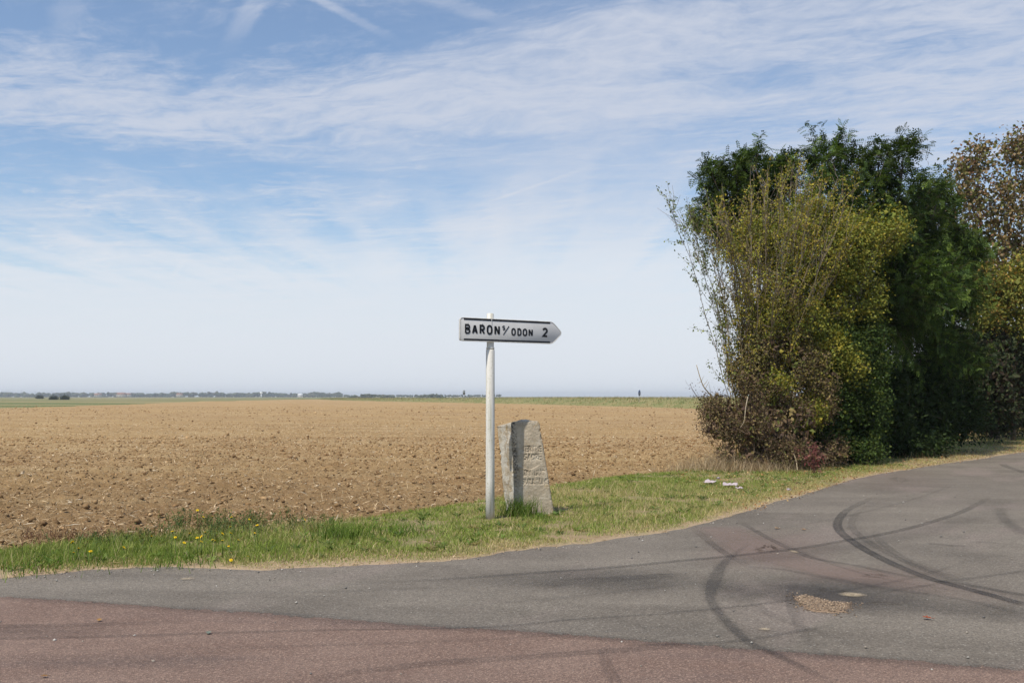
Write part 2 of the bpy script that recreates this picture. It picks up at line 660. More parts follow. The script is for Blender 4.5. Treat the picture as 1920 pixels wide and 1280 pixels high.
def interp_pair(m):
    """both verge curves at m shared stations, spaced by the road edge's length, smoothed"""
    k = np.arange(len(ROAD_EDGE), dtype=float)
    s = np.r_[0, np.cumsum(np.linalg.norm(np.diff(ROAD_EDGE, axis=0), axis=1))]
    u = np.linspace(0, s[-1], m)
    kk = np.interp(u, s, k)

    def cr(P, kk):
        i = np.clip(np.floor(kk).astype(int), 0, len(P) - 2)
        f = (kk - i)[:, None]
        p0, p1, p2, p3 = P[np.maximum(i - 1, 0)], P[i], P[i + 1], P[np.minimum(i + 2, len(P) - 1)]
        lin = p1 * (1 - f) + p2 * f
        c = 0.5 * (2 * p1 + (p2 - p0) * f + (2 * p0 - 5 * p1 + 4 * p2 - p3) * f ** 2 + (3 * p1 - p0 - 3 * p2 + p3) * f ** 3)
        return 0.5 * lin + 0.5 * c
    return u, cr(ROAD_EDGE, kk), cr(VERGE_BACK, kk)


NS = 1100
VU, VR, VF = interp_pair(NS)
# ragged asphalt edge
VR = VR.copy()
nrm = unit(VF - VR)
VR += nrm * ((fbm(VU * 1.1, VU * 0 + 3.3, octv=5, gain=0.6) - 0.5) * 0.55)[:, None]


def verge_z(s, w):
    """verge surface height: s along (m), w across 0 (road) .. 1 (field)"""
    rise = np.clip(w / 0.18, 0, 1)
    rise = rise * rise * (3 - 2 * rise)
    fall = np.clip((1 - w) / 0.12, 0, 1)
    b = 0.022 * rise + 0.02 * (vnoise(s * 1.3, w * 6.0) - 0.5) * rise
    return 0.006 + b * fall - 0.10 * (1 - fall)


NW = 30
ww = np.linspace(0, 1, NW) ** 1.3
g = Geo()
pts = VR[:, None] * (1 - ww)[None, :, None] + VF[:, None] * ww[None, :, None]
S2 = np.repeat(VU[:, None], NW, 1)
W2 = np.repeat(ww[None], NS, 0)
zz = verge_z(S2, W2)
dist = np.linalg.norm(VF - VR, axis=1)[:, None] * W2
edge = np.clip(1 - dist / (0.14 + 0.85 * vnoise(S2 * 0.6, S2 * 0 + 8)), 0, 1)
back = np.clip(1 - (1 - W2) / 0.12, 0, 1)
ec = np.clip(np.maximum(edge, back * 0.7), 0, 1)
zz[:, 0] = -0.03
g.add(np.concatenate([pts, zz[..., None]], -1).reshape(-1, 3), [grid_faces(NS, NW)[:, ::-1]], np.repeat(ec.reshape(-1, 1), 3, 1))
tag(g.build('verge', mat_verge(), smooth=True), kind='structure')


def verge_pts(n, s0, s1, w0=0.0, w1=1.0, rng=RNG):
    s = rng.uniform(s0, s1, n)
    w = rng.uniform(w0, w1, n)
    a = np.column_stack([np.interp(s, VU, VR[:, 0]), np.interp(s, VU, VR[:, 1])])
    b = np.column_stack([np.interp(s, VU, VF[:, 0]), np.interp(s, VU, VF[:, 1])])
    p = a * (1 - w)[:, None] + b * w[:, None]
    d = np.linalg.norm(b - a, axis=1)
    return s, w, d, np.column_stack([p, verge_z(s, w)])


# ---- road sheets
g = Geo()
g.add([(-60, -40, 0), (90, -40, 0), (90, 95, 0), (64, 91, 0), (8, 24, 0), (-1.5, 11.2, 0), (-4.6, 9.6, 0), (-9, 8.1, 0), (-17, 6.4, 0), (-60, -5, 0)],
      np.array([[0, 1, 2, 3, 4, 5, 6, 7, 8, 9]]))
ROAD = tag(g.build('road', mat_asphalt()), kind='structure')

M_RED = mat_red()
ledge = [(-140, 1108), (0, 1118), (160, 1127), (320, 1139), (480, 1148), (640, 1161), (820, 1174), (1000, 1184), (1200, 1200),
         (1400, 1216), (1660, 1234), (1920, 1256), (2300, 1290)]
lp = np.array([G(a, b)[:2] for a, b in ledge])
lp = np.r_[[lp[0] + (lp[0] - lp[1]) * 12], lp, [lp[-1] + (lp[-1] - lp[-2]) * 8]]
k = np.linspace(0, len(lp) - 1, 900)
ex = np.interp(k, np.arange(len(lp)), lp[:, 0])
ey = np.interp(k, np.arange(len(lp)), lp[:, 1])
ey = ey + (fbm(ex * 14, ex * 0, octv=5, gain=0.8) - 0.5) * 0.10 + 0.06
g = Geo()
g.add(np.r_[np.column_stack([ex, ey, ex * 0 + 0.004]), np.column_stack([ex, ey - 0.16, ex * 0 + 0.004]), np.column_stack([ex, ex * 0 - 1.5, ex * 0 + 0.004])],
      [grid_faces(3, 900)[:, ::-1]], np.repeat([0.0, 1.0, 1.0], 900)[:, None] * np.ones((1, 3)))
tag(g.build('red_road_surface', M_RED), kind='structure')

# ---- rubber marks, stains on the asphalt (parts of the road)
M_RUB = mat_mark('tyre_rubber', (0.030, 0.030, 0.032))
M_STAIN = mat_mark('oil_stain', (0.045, 0.044, 0.045), 1.0, 0.5)
M_SANDF = mat_mark('spilt_sand', (0.46, 0.37, 0.25), 1.2, 4.0)
M_PINK = mat_mark('worn_pink_binder', (0.255, 0.190, 0.160), 1.0, 0.4)
mark_n = [0]


def smooth_line(p, n):
    p = np.asarray(p, float)
    d = np.r_[0, np.cumsum(np.linalg.norm(np.diff(p, axis=0), axis=1))]
    u = np.linspace(0, d[-1], n)
    i = np.clip(np.searchsorted(d, u, side='right') - 1, 0, len(p) - 2)
    f = ((u - d[i]) / (d[i + 1] - d[i]))[:, None]
    p0, p1, p2, p3 = p[np.maximum(i - 1, 0)], p[i], p[i + 1], p[np.minimum(i + 2, len(p) - 1)]
    return 0.5 * (2 * p1 + (p2 - p0) * f + (2 * p0 - 5 * p1 + 4 * p2 - p3) * f ** 2 + (3 * p1 - p0 - 3 * p2 + p3) * f ** 3)


def tyre_mark(px, width, op0, ends=(0.15, 0.15), core=0.35, mat=None, name='tyre_mark', lift=None, wfun=None, off=0.0):
    line = smooth_line([G(a, b)[:2] for a, b in px], 90)
    tan = unit(np.gradient(line, axis=0))
    nn = np.column_stack([-tan[:, 1], tan[:, 0]])
    line = line + nn * off
    u = np.linspace(0, 1, 90)
    wd = np.full(90, width) if wfun is None else np.interp(u, *zip(*wfun))
    if width < 0.24:              # pressed rubber has a clear edge and a paler middle
        lat = np.array([-1, -0.82, -0.55, 0, 0.55, 0.82, 1.0])
        prof = np.array([0, 0.85, 1.0, 0.72, 1.0, 0.85, 0])
        wd = wd * 0.82
    else:
        lat = np.array([-1, -0.6, -core, 0, core, 0.6, 1.0])
        prof = np.array([0, 0.45, 0.95, 1.0, 0.95, 0.45, 0])
    mark_n[0] += 1
    z = (0.0046 + 0.0001 * (mark_n[0] % 90)) if lift is None else lift
    P = line[:, None] + nn[:, None] * (wd[:, None] * 0.5 * lat[None])[..., None]
    al = op0 * 0.58 * np.clip(u / max(ends[0], 1e-3), 0, 1) * np.clip((1 - u) / max(ends[1], 1e-3), 0, 1)
    al = al * (0.88 + 0.24 * vnoise(u * 9 + mark_n[0] * 7.7, u * 0))
    A = al[:, None] * prof[None]
    g = Geo()
    g.add(np.concatenate([P, np.full(P.shape[:2] + (1,), z)], -1).reshape(-1, 3), [grid_faces(90, 7)], np.repeat(A.reshape(-1, 1), 3, 1))
    return g.build(name, mat or M_RUB, ROAD)


def stain(cx, cy, rx, ry, op, mat=None, name='stain', skew=0.0, seed=0.0):
    """soft irregular patch; centre and radii given in photo pixels"""
    c = G(cx, cy)
    a = G(cx + rx, cy)[0] - c[0]
    b0, b1 = G(cx, cy - ry)[1] - c[1], c[1] - G(cx, cy + ry)[1]
    th = np.linspace(0, 2 * math.pi, 49)[:-1]
    rr = np.linspace(0, 1, 9)[1:]
    wob = 0.75 + 0.5 * fbm(np.cos(th) * 1.6 + seed, np.sin(th) * 1.6 + cx * 0.01, octv=3)
    X = c[0] + a * np.cos(th)[None] * rr[:, None] * wob[None] + skew * np.sin(th)[None] * rr[:, None]
    Yv = c[1] + np.where(np.sin(th) > 0, b0, b1)[None] * np.sin(th)[None] * rr[:, None] * wob[None]
    mark_n[0] += 1
    z = 0.0046 + 0.0001 * (mark_n[0] % 90)
    v = np.r_[[[c[0], c[1], z]], np.column_stack([X.ravel(), Yv.ravel(), np.full(X.size, z)])]
    op = op * (0.6 if mat is None else 1.0)
    A = np.r_[op, np.repeat(op * (1 - rr ** 1.6), 48)]
    fs = [grid_faces(8, 48, True) + 1]
    i = np.arange(48)
    fs.append(np.column_stack([i * 0, i + 1, (i + 1) % 48 + 1]))
    g = Geo()
    g.add(v, fs, np.repeat(A[:, None], 3, 1))
    return g.build(name, mat or M_STAIN, ROAD)


tyre_mark([(1345, 985), (1415, 1030), (1500, 1056), (1650, 1088), (1800, 1110), (1940, 1136)], 0.9, 1.5, (0.1, 0.3), 0.45, M_PINK, 'worn_patch')
stain(1440, 1030, 150, 42, 0.55, M_PINK, 'worn_patch', 0.5)
stain(1640, 1080, 170, 22, 0.45, M_PINK, 'worn_patch', 0.3, 3)
stain(1690, 900, 110, 30, 0.3, M_PINK, 'worn_patch', 1.2, 5)
stain(1100, 1088, 240, 26, 0.55, seed=1.0)
stain(1230, 1095, 150, 18, 0.45, seed=2.0)
stain(1370, 1106, 60, 26, 0.65, seed=3.0)
stain(1560, 1108, 210, 32, 1.0, seed=4.0)
stain(1520, 1118, 110, 24, 0.7, seed=14.0)
stain(1660, 1132, 200, 24, 0.85, seed=5.0)
stain(1880, 1150, 120, 22, 0.5, seed=6.0)
stain(1790, 1040, 95, 22, 0.35, seed=7.0)
stain(210, 1080, 260, 14, 0.3, seed=8.0)
stain(60, 1185, 200, 16, 0.45, seed=9.0)
stain(250, 1240, 260, 20, 0.3, seed=10.0)
M2 = [(560, 1096), (673, 1094), (819, 1087), (965, 1077), (1147, 1064), (1293, 1050), (1369, 1043), (1487, 1030), (1595, 1012),
      (1663, 1000), (1735, 982), (1807, 958), (1857, 931)]
tyre_mark(M2, 0.14, 0.75, (0.2, 0.2))
tyre_mark(M2, 0.60, 0.30, (0.35, 0.3), off=-0.25)
M1 = [(1640, 932), (1624, 939), (1588, 957), (1571, 978), (1575, 996), (1602, 1018), (1645, 1043), (1699, 1068), (1753, 1088), (1825, 1107), (1930, 1136)]
tyre_mark(M1, 0.15, 1.15, (0.40, 0.02))
tyre_mark(M1, 0.12, 0.4, (0.6, 0.2), off=0.17)
tyre_mark(M1, 0.5, 0.2, (0.5, 0.05), off=0.16)
tyre_mark([(1753, 1088), (1830, 1100), (1930, 1118)], 0.14, 0.7, (0.1, 0.02))
tyre_mark([(1305, 994), (1335, 1020), (1369, 1043), (1408, 1064)], 0.13, 0.6, (0.5, 0.3))
tyre_mark([(1400, 1062), (1466, 1068), (1563, 1086), (1663, 1104), (1807, 1125), (1925, 1154)], 0.12, 0.45, (0.05, 0.1))
tyre_mark([(1386, 978), (1437, 1007), (1487, 1032), (1530, 1048), (1609, 1061), (1681, 1077), (1753, 1088)], 0.11, 0.6, (0.2, 0.1))
tyre_mark([(1404, 1020), (1372, 1043), (1351, 1064), (1338, 1093), (1331, 1118), (1343, 1143), (1369, 1172), (1405, 1205), (1451, 1226), (1502, 1251), (1565, 1284)],
          0.3, 0.74, (0.25, 0.08), wfun=[(0, 0.07), (0.2, 0.12), (0.42, 0.22), (0.55, 0.12), (0.8, 0.12), (1, 0.11)], core=0.5)
tyre_mark([(1240, 1150), (1358, 1140), (1494, 1125)], 0.06, 0.6)
tyre_mark([(600, 1182), (819, 1179), (961, 1173), (1074, 1162), (1300, 1148)], 0.045, 0.75, (0.05, 0.2))
tyre_mark([(-60, 1200), (210, 1194), (430, 1187), (620, 1182)], 0.09, 0.5, (0.05, 0.05))
tyre_mark([(-60, 1176), (160, 1172), (380, 1166)], 0.16, 0.4, (0.05, 0.4))
tyre_mark([(1150, 1212), (1315, 1206), (1394, 1201), (1480, 1187), (1566, 1172)], 0.07, 0.55)
tyre_mark([(1753, 1092), (1840, 1082), (1925, 1070)], 0.09, 0.5, (0.2, 0.02))
tyre_mark([(1640, 1112), (1678, 1107), (1760, 1095)], 0.07, 0.5)
tyre_mark([(1877, 950), (1877, 962), (1890, 980), (1925, 1003)], 0.25, 0.5, (0.3, 0.05))
tyre_mark([(1880, 868), (1886, 874), (1925, 887)], 0.22, 0.6, (0.3, 0.05))
tyre_mark([(1735, 1019), (1790, 1023), (1815, 1024)], 0.16, 0.55)
tyre_mark([(1825, 1018), (1845, 1016), (1868, 1019)], 0.14, 0.4)
tyre_mark([(1130, 1206), (1136, 1243), (1156, 1284)], 0.10, 0.38, (0.5, 0.02))
tyre_mark([(560, 1275), (800, 1246), (1000, 1232), (1293, 1210)], 0.16, 0.45, (0.3, 0.1))
tyre_mark([(0, 1120), (160, 1130), (320, 1142), (480, 1151), (640, 1164), (820, 1177), (1000, 1187), (1400, 1219), (1920, 1259)], 0.26, 0.45, (0.02, 0.02), name='surface_joint')
tyre_mark([(1000, 1100), (1160, 1086), (1280, 1076)], 0.3, 0.4)
for pth, w_, o_ in (([(940, 1098), (1150, 1082), (1330, 1073)], 0.09, 0.35), ([(1300, 1150), (1500, 1121), (1700, 1086), (1860, 1040)], 0.08, 0.32), ([(760, 1140), (1000, 1126), (1400, 1084)], 0.07, 0.28),
                    ([(1575, 1262), (1505, 1185), (1482, 1120), (1500, 1070)], 0.11, 0.30), ([(1930, 1096), (1800, 1084), (1700, 1050), (1645, 1008), (1650, 985)], 0.13, 0.34), ([(1250, 1012), (1500, 985), (1700, 940), (1800, 905)], 0.10, 0.28),
                    ([(1450, 1010), (1560, 1058), (1700, 1094), (1930, 1124)], 0.08, 0.34), ([(200, 1108), (520, 1112), (900, 1100)], 0.10, 0.26), ([(100, 1222), (500, 1214), (980, 1196), (1400, 1160)], 0.07, 0.30),
                    ([(1700, 1240), (1560, 1195), (1440, 1150), (1380, 1100)], 0.12, 0.26)):
    tyre_mark(pth, w_, o_, (0.35, 0.35))
stain(1598, 1116, 30, 5, 1.0, M_SANDF, 'spilt_sand', seed=4)
stain(1434, 1181, 13, 3, 0.9, M_SANDF, 'spilt_sand', seed=6)
stain(1489, 1035, 8, 3, 0.9, M_SANDF, 'spilt_sand', seed=2)
stain(350, 1086, 14, 3, 0.7, M_SANDF, 'spilt_sand', seed=9)

# ---- gravel-filled pothole
M_GRAVEL = vcol_mat('gravel_grain', 0.9, 0.2, 300, 0.3)
pot = np.array([G(1380 + a * .2083, 1040 + b * .2083)[:2] for a, b in
                [(540, 385), (620, 372), (690, 390), (760, 405), (860, 430), (950, 436), (1040, 440), (1000, 470), (980, 515), (850, 517), (720, 510), (640, 490), (580, 450)]])
pot = np.array([pot[i] * (1 - f) + pot[(i + 1) % len(pot)] * f for i in range(len(pot)) for f in (0.0, 0.33, 0.67)])
pot = pot + RNG.normal(0, 0.012, pot.shape)
pc = pot.mean(0)
g = Geo()
ring = np.column_stack([pot, np.full(len(pot), 0.024)])
n = len(pot)
rings = [np.column_stack([pc + (pot - pc) * s, np.full(n, z)]) for s, z in ((1.05, 0.001), (0.98, 0.0135), (0.5, 0.0145))]
g.add(np.r_[np.concatenate(rings), [[pc[0], pc[1], 0.0145]]],
      [np.stack([np.r_[[r * n + i for r in (0, 1) for i in range(n)]], np.r_[[r * n + (i + 1) % n for r in (0, 1) for i in range(n)]],
                 np.r_[[(r + 1) * n + (i + 1) % n for r in (0, 1) for i in range(n)]], np.r_[[(r + 1) * n + i for r in (0, 1) for i in range(n)]]], -1),
       np.stack([2 * n + np.arange(n), 2 * n + (np.arange(n) + 1) % n, np.full(n, 3 * n)], -1)], (0.22, 0.155, 0.105))
POT = g.build('pothole_fill', M_GRAVEL, ROAD)


OCT = unit(np.array([(1, 0, 0), (-1, 0, 0), (0, 1, 0), (0, -1, 0), (0, 0, 1), (0, 0, -1)], float))
OCTF = np.array([(0, 2, 4), (2, 1, 4), (1, 3, 4), (3, 0, 4), (2, 0, 5), (1, 2, 5), (3, 1, 5), (0, 3, 5)])


def lumps(g, P, R, col, squash=0.7, rng=RNG, jit=0.3):
    """irregular eight-sided lumps"""
    n = len(P)
    v = OCT[None] * (1 + jit * rng.normal(size=(n, 6, 1))).clip(0.4, 1.7)
    q = unit(rng.normal(size=(n, 4)))
    w_, x, y, z = q.T
    Rm = np.stack([1 - 2 * (y * y + z * z), 2 * (x * y - z * w_), 2 * (x * z + y * w_), 2 * (x * y + z * w_), 1 - 2 * (x * x + z * z), 2 * (y * z - x * w_),
                   2 * (x * z - y * w_), 2 * (y * z + x * w_), 1 - 2 * (x * x + y * y)], -1).reshape(n, 3, 3)
    v = np.einsum('nij,nkj->nki', Rm, v) * np.asarray(R)[:, None, None]
    v[..., 2] *= squash
    v = v + P[:, None]
    i = np.arange(n)[:, None, None] * 6
    g.add(v.reshape(-1, 3), [(OCTF[None] + i).reshape(-1, 3)], np.repeat(col, 6, 0))


def inside(poly, x, y):
    c = np.zeros(len(x), bool)
    for (x0, y0), (x1, y1) in zip(poly, np.roll(poly, -1, 0)):
        k = (y0 > y) != (y1 > y)
        c ^= k & (x < (x1 - x0) * (y - y0) / (y1 - y0 + 1e-12) + x0)
    return c


gx = RNG.uniform(pot[:, 0].min(), pot[:, 0].max(), 2600)
gy = RNG.uniform(pot[:, 1].min(), pot[:, 1].max(), 2600)
k = inside(pot, gx, gy)
sc_ = 1.0 + np.abs(RNG.normal(0, 0.22, 2600))     # some grains have been flung out of the hole
spill = (RNG.random(2600) < 0.16) & k
gx, gy = np.where(spill, pc[0] + (gx - pc[0]) * sc_ * 1.15, gx), np.where(spill, pc[1] + (gy - pc[1]) * sc_ * 1.15, gy)
g = Geo()
lumps(g, np.column_stack([gx[k], gy[k], np.where(inside(pot, gx[k], gy[k]), 0.0145, 0.004)]), RNG.uniform(0.004, 0.010, k.sum()),
      rcol(k.sum(), [(0.25, 0.18, 0.12), (0.20, 0.145, 0.10), (0.32, 0.24, 0.165), (0.13, 0.10, 0.08)]))
tag(g.build('gravel', M_GRAVEL, POT), kind='stuff')

# ---- loose grit on the asphalt
n = 700
gp = np.column_stack([RNG.uniform(-5, 8, n), RNG.uniform(5.6, 18, n), np.full(n, 0.025)])
kx = np.interp(gp[:, 0], ROAD_EDGE[:, 0], ROAD_EDGE[:, 1])
gp = gp[gp[:, 1] < kx - 0.1]
n2 = 420
s_, w_, d_, ep = verge_pts(n2, 8, 48, 0, 0.0)
ep = ep - np.column_stack([unit(VF - VR)[np.searchsorted(VU, s_).clip(0, NS - 1)] * np.abs(RNG.normal(0, 0.22, n2))[:, None], np.zeros(n2)])
ep[:, 2] = 0.025
gp = np.r_[gp, ep]
gr = RNG.gamma(2.0, 0.0030, len(gp)).clip(0.0025, 0.013)
gp[:, 2] = 0.0045 + gr * 0.3
g = Geo()
lumps(g, gp, gr, rcol(len(gp), [(0.40, 0.37, 0.33), (0.16, 0.15, 0.14), (0.28, 0.24, 0.20), (0.50, 0.47, 0.42)], [3, 3, 3, 1]))
tag(g.build('loose_grit', M_GRAVEL), 'loose grit and pebbles scattered over the grey asphalt', 'grit', kind='stuff')

# ------------------------------------------------------------------ ploughed field
FIELD = np.array([(-60, 4), (40, 4), (60, 100), (27, 130), (4.6, 213), (-40, 330), (-76, 440), (-118, 600), (-105, 330), (-88, 249), (-70, 136), (-64, 60)])


def axis(fine0, fine1, step, lo, hi, grow):
    a = list(np.arange(fine0, fine1 + 1e-6, step))
    s = step
    while a[-1] < hi:
        s *= grow
        a.append(a[-1] + s)
    s = step
    while a[0] > lo:
        s *= grow
        a.insert(0, a[0] - s)
    return np.array(a)


fx = axis(-9.5, 5.5, 0.06, -130, 66, 1.045)
fy = axis(10.0, 21.0, 0.065, 8.0, 620, 1.03)
FX, FY = np.meshgrid(fx, fy)


def field_z(x, y):
    near = np.clip(1 - (y - 24) / 60, 0.25, 1)
    n1 = fbm(x * 1.1, y * 1.3, octv=3)
    n2 = fbm(x * 5.0, y * 5.0, octv=4, gain=0.62)
    big = 0.10 * (fbm(x * 0.05, y * 0.05, octv=2) - 0.5) * np.clip((y - 30) / 40, 0, 1)
    ridge = np.abs(n2 - 0.5) * 2
    return -0.03 + (n1 - 0.5) * 0.09 * near + (ridge - 0.3) * 0.15 * near + big


FZ = field_z(FX, FY)
ins = inside(FIELD, FX.ravel(), FY.ravel()).reshape(FX.shape)
FZ = np.where(ins, FZ, -1.2)
# under the road and verge the field drops away
ri = np.interp(FX, VERGE_BACK[:, 0], VERGE_BACK[:, 1])
under = (FY < ri - 0.25) & (FX > -18)
FZ = np.where(under, FZ - 0.25, FZ)
g = Geo()
g.add(np.column_stack([FX.ravel(), FY.ravel(), FZ.ravel()]), [grid_faces(*FX.shape)])
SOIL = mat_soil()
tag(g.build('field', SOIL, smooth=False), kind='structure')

# clods, straw and flints on the field
M_CLOD = vcol_mat('soil_clod', 0.95, 0.1, 40, 0.35, 0.5)


def field_pts(n, y0, y1, power=1.0, rng=RNG):
    y = y0 + (y1 - y0) * rng.random(n) ** power
    x = rng.uniform(-0.56, 0.30, n) * y
    bk = np.interp(x, VERGE_BACK[:, 0], VERGE_BACK[:, 1])
    k = y > bk - 0.15
    x, y = x[k], y[k]
    return np.column_stack([x, y, field_z(x, y)])


g = Geo()
P = np.r_[field_pts(40000, 10.0, 40, 1.3), field_pts(15000, 25, 160, 1.7)]
R = RNG.gamma(1.7, 0.0085, len(P)).clip(0.006, 0.06) * np.clip(0.75 + P[:, 1] * 0.016, 1, 2.6)
P[:, 2] += R * 0.2
lumps(g, P, R, rcol(len(P), [(0.258, 0.160, 0.078), (0.325, 0.212, 0.108), (0.20, 0.122, 0.060), (0.41, 0.285, 0.155)], [4, 3, 3, 1.0], 0.15) * np.clip(0.85 + (P[:, 1:2] - 12) * 0.012, 0.85, 1.2))
tag(g.build('clods', M_CLOD), 'crumbly brown clods of earth over the ploughed field', 'clods', kind='stuff')

g = Geo()
P = np.r_[field_pts(30000, 10.0, 60, 1.15), field_pts(20000, 30, 220, 1.5)]
n = len(P)
P[:, 2] += RNG.uniform(0.01, 0.05, n)
D = rdir(n)
D[:, 2] *= 0.25
leaves(g, P, D, rdir(n) * 0.3 + [0, 0, 1], RNG.uniform(0.05, 0.22, n), RNG.uniform(0.006, 0.016, n) * np.clip(0.8 + P[:, 1] * 0.02, 0, 3.2),
       rcol(n, [(0.62, 0.49, 0.32), (0.50, 0.37, 0.22), (0.72, 0.63, 0.48)], [4, 4, 1], 0.15), 0.1)
tag(g.build('straw', M_DRY), 'pale straw stubble scraps littering the ploughed field', 'straw', kind='stuff')

g = Geo()
P = field_pts(1100, 10.3, 60, 1.2)
R = RNG.gamma(2.0, 0.010, len(P)).clip(0.010, 0.055)
P[:, 2] += 0.03 + R * 0.2
lumps(g, P, R, rcol(len(P), [(0.52, 0.40, 0.25), (0.60, 0.49, 0.34), (0.46, 0.32, 0.18)], [3, 1.5, 3], 0.12), 0.6)
tag(g.build('flints', vcol_mat('flint', 0.6, 0.4, 50, 0.2)), 'small pale flint stones turned up across the ploughed field', 'stones', kind='stuff')

# ------------------------------------------------------------------ grass on the verge
def blades(g, P, H, Wd, lean, col, rng=RNG, curve=0.5):
    n = len(P)
    a = rng.uniform(0, 2 * math.pi, n)
    side = np.column_stack([np.cos(a), np.sin(a), np.zeros(n)])
    b = rng.uniform(0, 2 * math.pi, n)
    ln = np.column_stack([np.cos(b), np.sin(b), np.zeros(n)]) * np.broadcast_to(lean, (n,))[:, None] + [0.04, 0.02, 0]
    H = np.broadcast_to(H, (n,))[:, None]
    w = np.broadcast_to(Wd, (n,))[:, None] * 0.5
    up = np.array([0, 0, 1.0])
    mid = P + H * 0.55 * unit(up + ln * 0.6)
    tip = mid + H * 0.55 * unit(up * (1 - curve * np.abs(lean).reshape(-1, 1) if np.ndim(lean) else up * (1 - curve * lean)) + ln * 1.5)
    v = np.stack([P - side * w, P + side * w, mid - side * w * 0.75, mid + side * w * 0.75, tip], 1).reshape(-1, 3)
    i = np.arange(n)[:, None] * 5
    g.add(v, [i + [0, 1, 3, 2], i + [2, 3, 4]], np.repeat(col, 5, 0))


def spears(g, P, H, Wd, lean, col, rng=RNG):
    """single-facet blades for the short sward"""
    n = len(P)
    a = rng.uniform(0, 2 * math.pi, (2, n))
    side = np.column_stack([np.cos(a[0]), np.sin(a[0]), np.zeros(n)]) * (np.broadcast_to(Wd, (n,)) * 0.6)[:, None]
    ln = np.column_stack([np.cos(a[1]), np.sin(a[1]), np.zeros(n)]) * np.broadcast_to(lean, (n,))[:, None]
    tip = P + unit(ln + [0.04, 0.02, 1.0]) * np.broadcast_to(H, (n,))[:, None]
    v = np.stack([P - side, P + side, tip], 1).reshape(-1, 3)
    g.add(v, [np.arange(n)[:, None] * 3 + [0, 1, 2]], np.repeat(col, 3, 0))


GREEN = [(0.205, 0.265, 0.050), (0.255, 0.310, 0.075), (0.160, 0.220, 0.042), (0.32, 0.345, 0.11)]
DRYC = [(0.46, 0.38, 0.18), (0.58, 0.47, 0.26), (0.40, 0.35, 0.14)]


POSTXY = G(919, 976)[:2]


def sow(n, s0, s1, seed):
    rng = np.random.default_rng(seed)
    s, w, d, P = verge_pts(n, s0, s1, 0.0, 1.0, rng)
    dist = w * d
    patch = fbm(P[:, 0] * 0.8, P[:, 1] * 0.8, octv=3)
    bare = fbm(P[:, 0] * 1.7 + 40, P[:, 1] * 1.7, octv=3)
    right = np.clip((P[:, 0] - 2.5) / 5.0, 0, 1)           # along the hedge the verge is drier
    leftg = np.clip((-1.5 - P[:, 0]) / 2.0, 0, 1)          # longer and lusher to the left
    e = 0.12 + 0.80 * vnoise(s * 0.6, s * 0 + 8)
    keep = rng.random(n) < np.clip(dist / e, 0.10, 1) * np.clip((bare - 0.30) / 0.2, 0.12, 1) * np.clip((1 - w) / 0.07, 0, 1)
    dry = np.clip(0.66 - dist / (1.1 + right * 3.0), 0, 0.66) + 0.22 * right + (patch - 0.5) * 1.5 + 0.27 - 0.24 * leftg
    isdry = rng.random(n) < dry
    col = np.where(isdry[:, None], rcol(n, DRYC, None, 0.2, rng), rcol(n, GREEN, [3, 3, 2, 2], 0.22, rng))
    H = rng.gamma(6, 0.0125, n) * (0.55 + 0.6 * patch + 0.35 * leftg) * np.clip(0.4 + dist / 0.9, 0.4, 1.15) * (1 - 0.35 * right)
    near = np.minimum(np.hypot(P[:, 0] - POSTXY[0], P[:, 1] - POSTXY[1]), np.hypot(P[:, 0] - 0.4, P[:, 1] - 13.2) * 0.8)
    H = H * 0.70 * np.clip(0.35 + near / 0.9, 0.35, 1)
    return P[keep], H[keep].clip(0.02, 0.22), rng.uniform(0.2, 1.1, keep.sum()), col[keep], rng.uniform(0.004, 0.008, keep.sum()), isdry[keep]


g = Geo()
S_A, S_B = float(VU[np.argmin(np.abs(VR[:, 0] + 7.5))]), float(VU[np.argmin(np.abs(VR[:, 0] - 8.5))])
P, H, L, C, Wd, _ = sow(330000, S_A, S_B, 21)
spears(g, P, H * 0.9, Wd, L, C)
P, H, L, C, Wd, _ = sow(55000, S_A, S_B, 23)
blades(g, P, H * 1.15, Wd, L, C)
P, H, L, C, Wd, _ = sow(70000, S_B, float(VU[np.argmin(np.abs(VR[:, 0] - 34))]), 22)
spears(g, P, H * 1.1, Wd * 2.4, L, C)
s_, w_, d_, P = verge_pts(900, S_A, S_B, 0.12, 0.97)
m = 7
a_ = np.tile(np.arange(m) * 2 * math.pi / m, len(P)) + np.repeat(RNG.uniform(0, 6, len(P)), m) + RNG.normal(0, .3, len(P) * m)
D = np.column_stack([np.cos(a_), np.sin(a_), RNG.uniform(0.15, 0.9, len(a_))])
leaves(g, np.repeat(P, m, 0) + [0, 0, 0.005], D, np.tile([0, 0, 1.0], (len(a_), 1)) - D * 0.3, np.repeat(RNG.uniform(0.05, 0.13, len(P)), m), np.repeat(RNG.uniform(0.012, 0.03, len(P)), m),
       np.repeat(rcol(len(P), [(0.13, 0.20, 0.05), (0.18, 0.24, 0.07), (0.10, 0.15, 0.045), (0.26, 0.22, 0.09)], [3, 3, 2, 1], 0.2), m, 0), 0.2)
s_, w_, d_, P = verge_pts(2600, S_A, S_B + 15, 0.05, 1.0)
spears(g, P, RNG.uniform(0.10, 0.30, len(P)), 0.004, RNG.uniform(0.1, 0.9, len(P)), rcol(len(P), [(0.52, 0.42, 0.25), (0.42, 0.33, 0.18)], None, 0.15))
tag(g.build('verge_grass', M_GRASS), 'short green and straw coloured grass on the roadside verge', 'grass', kind='stuff')

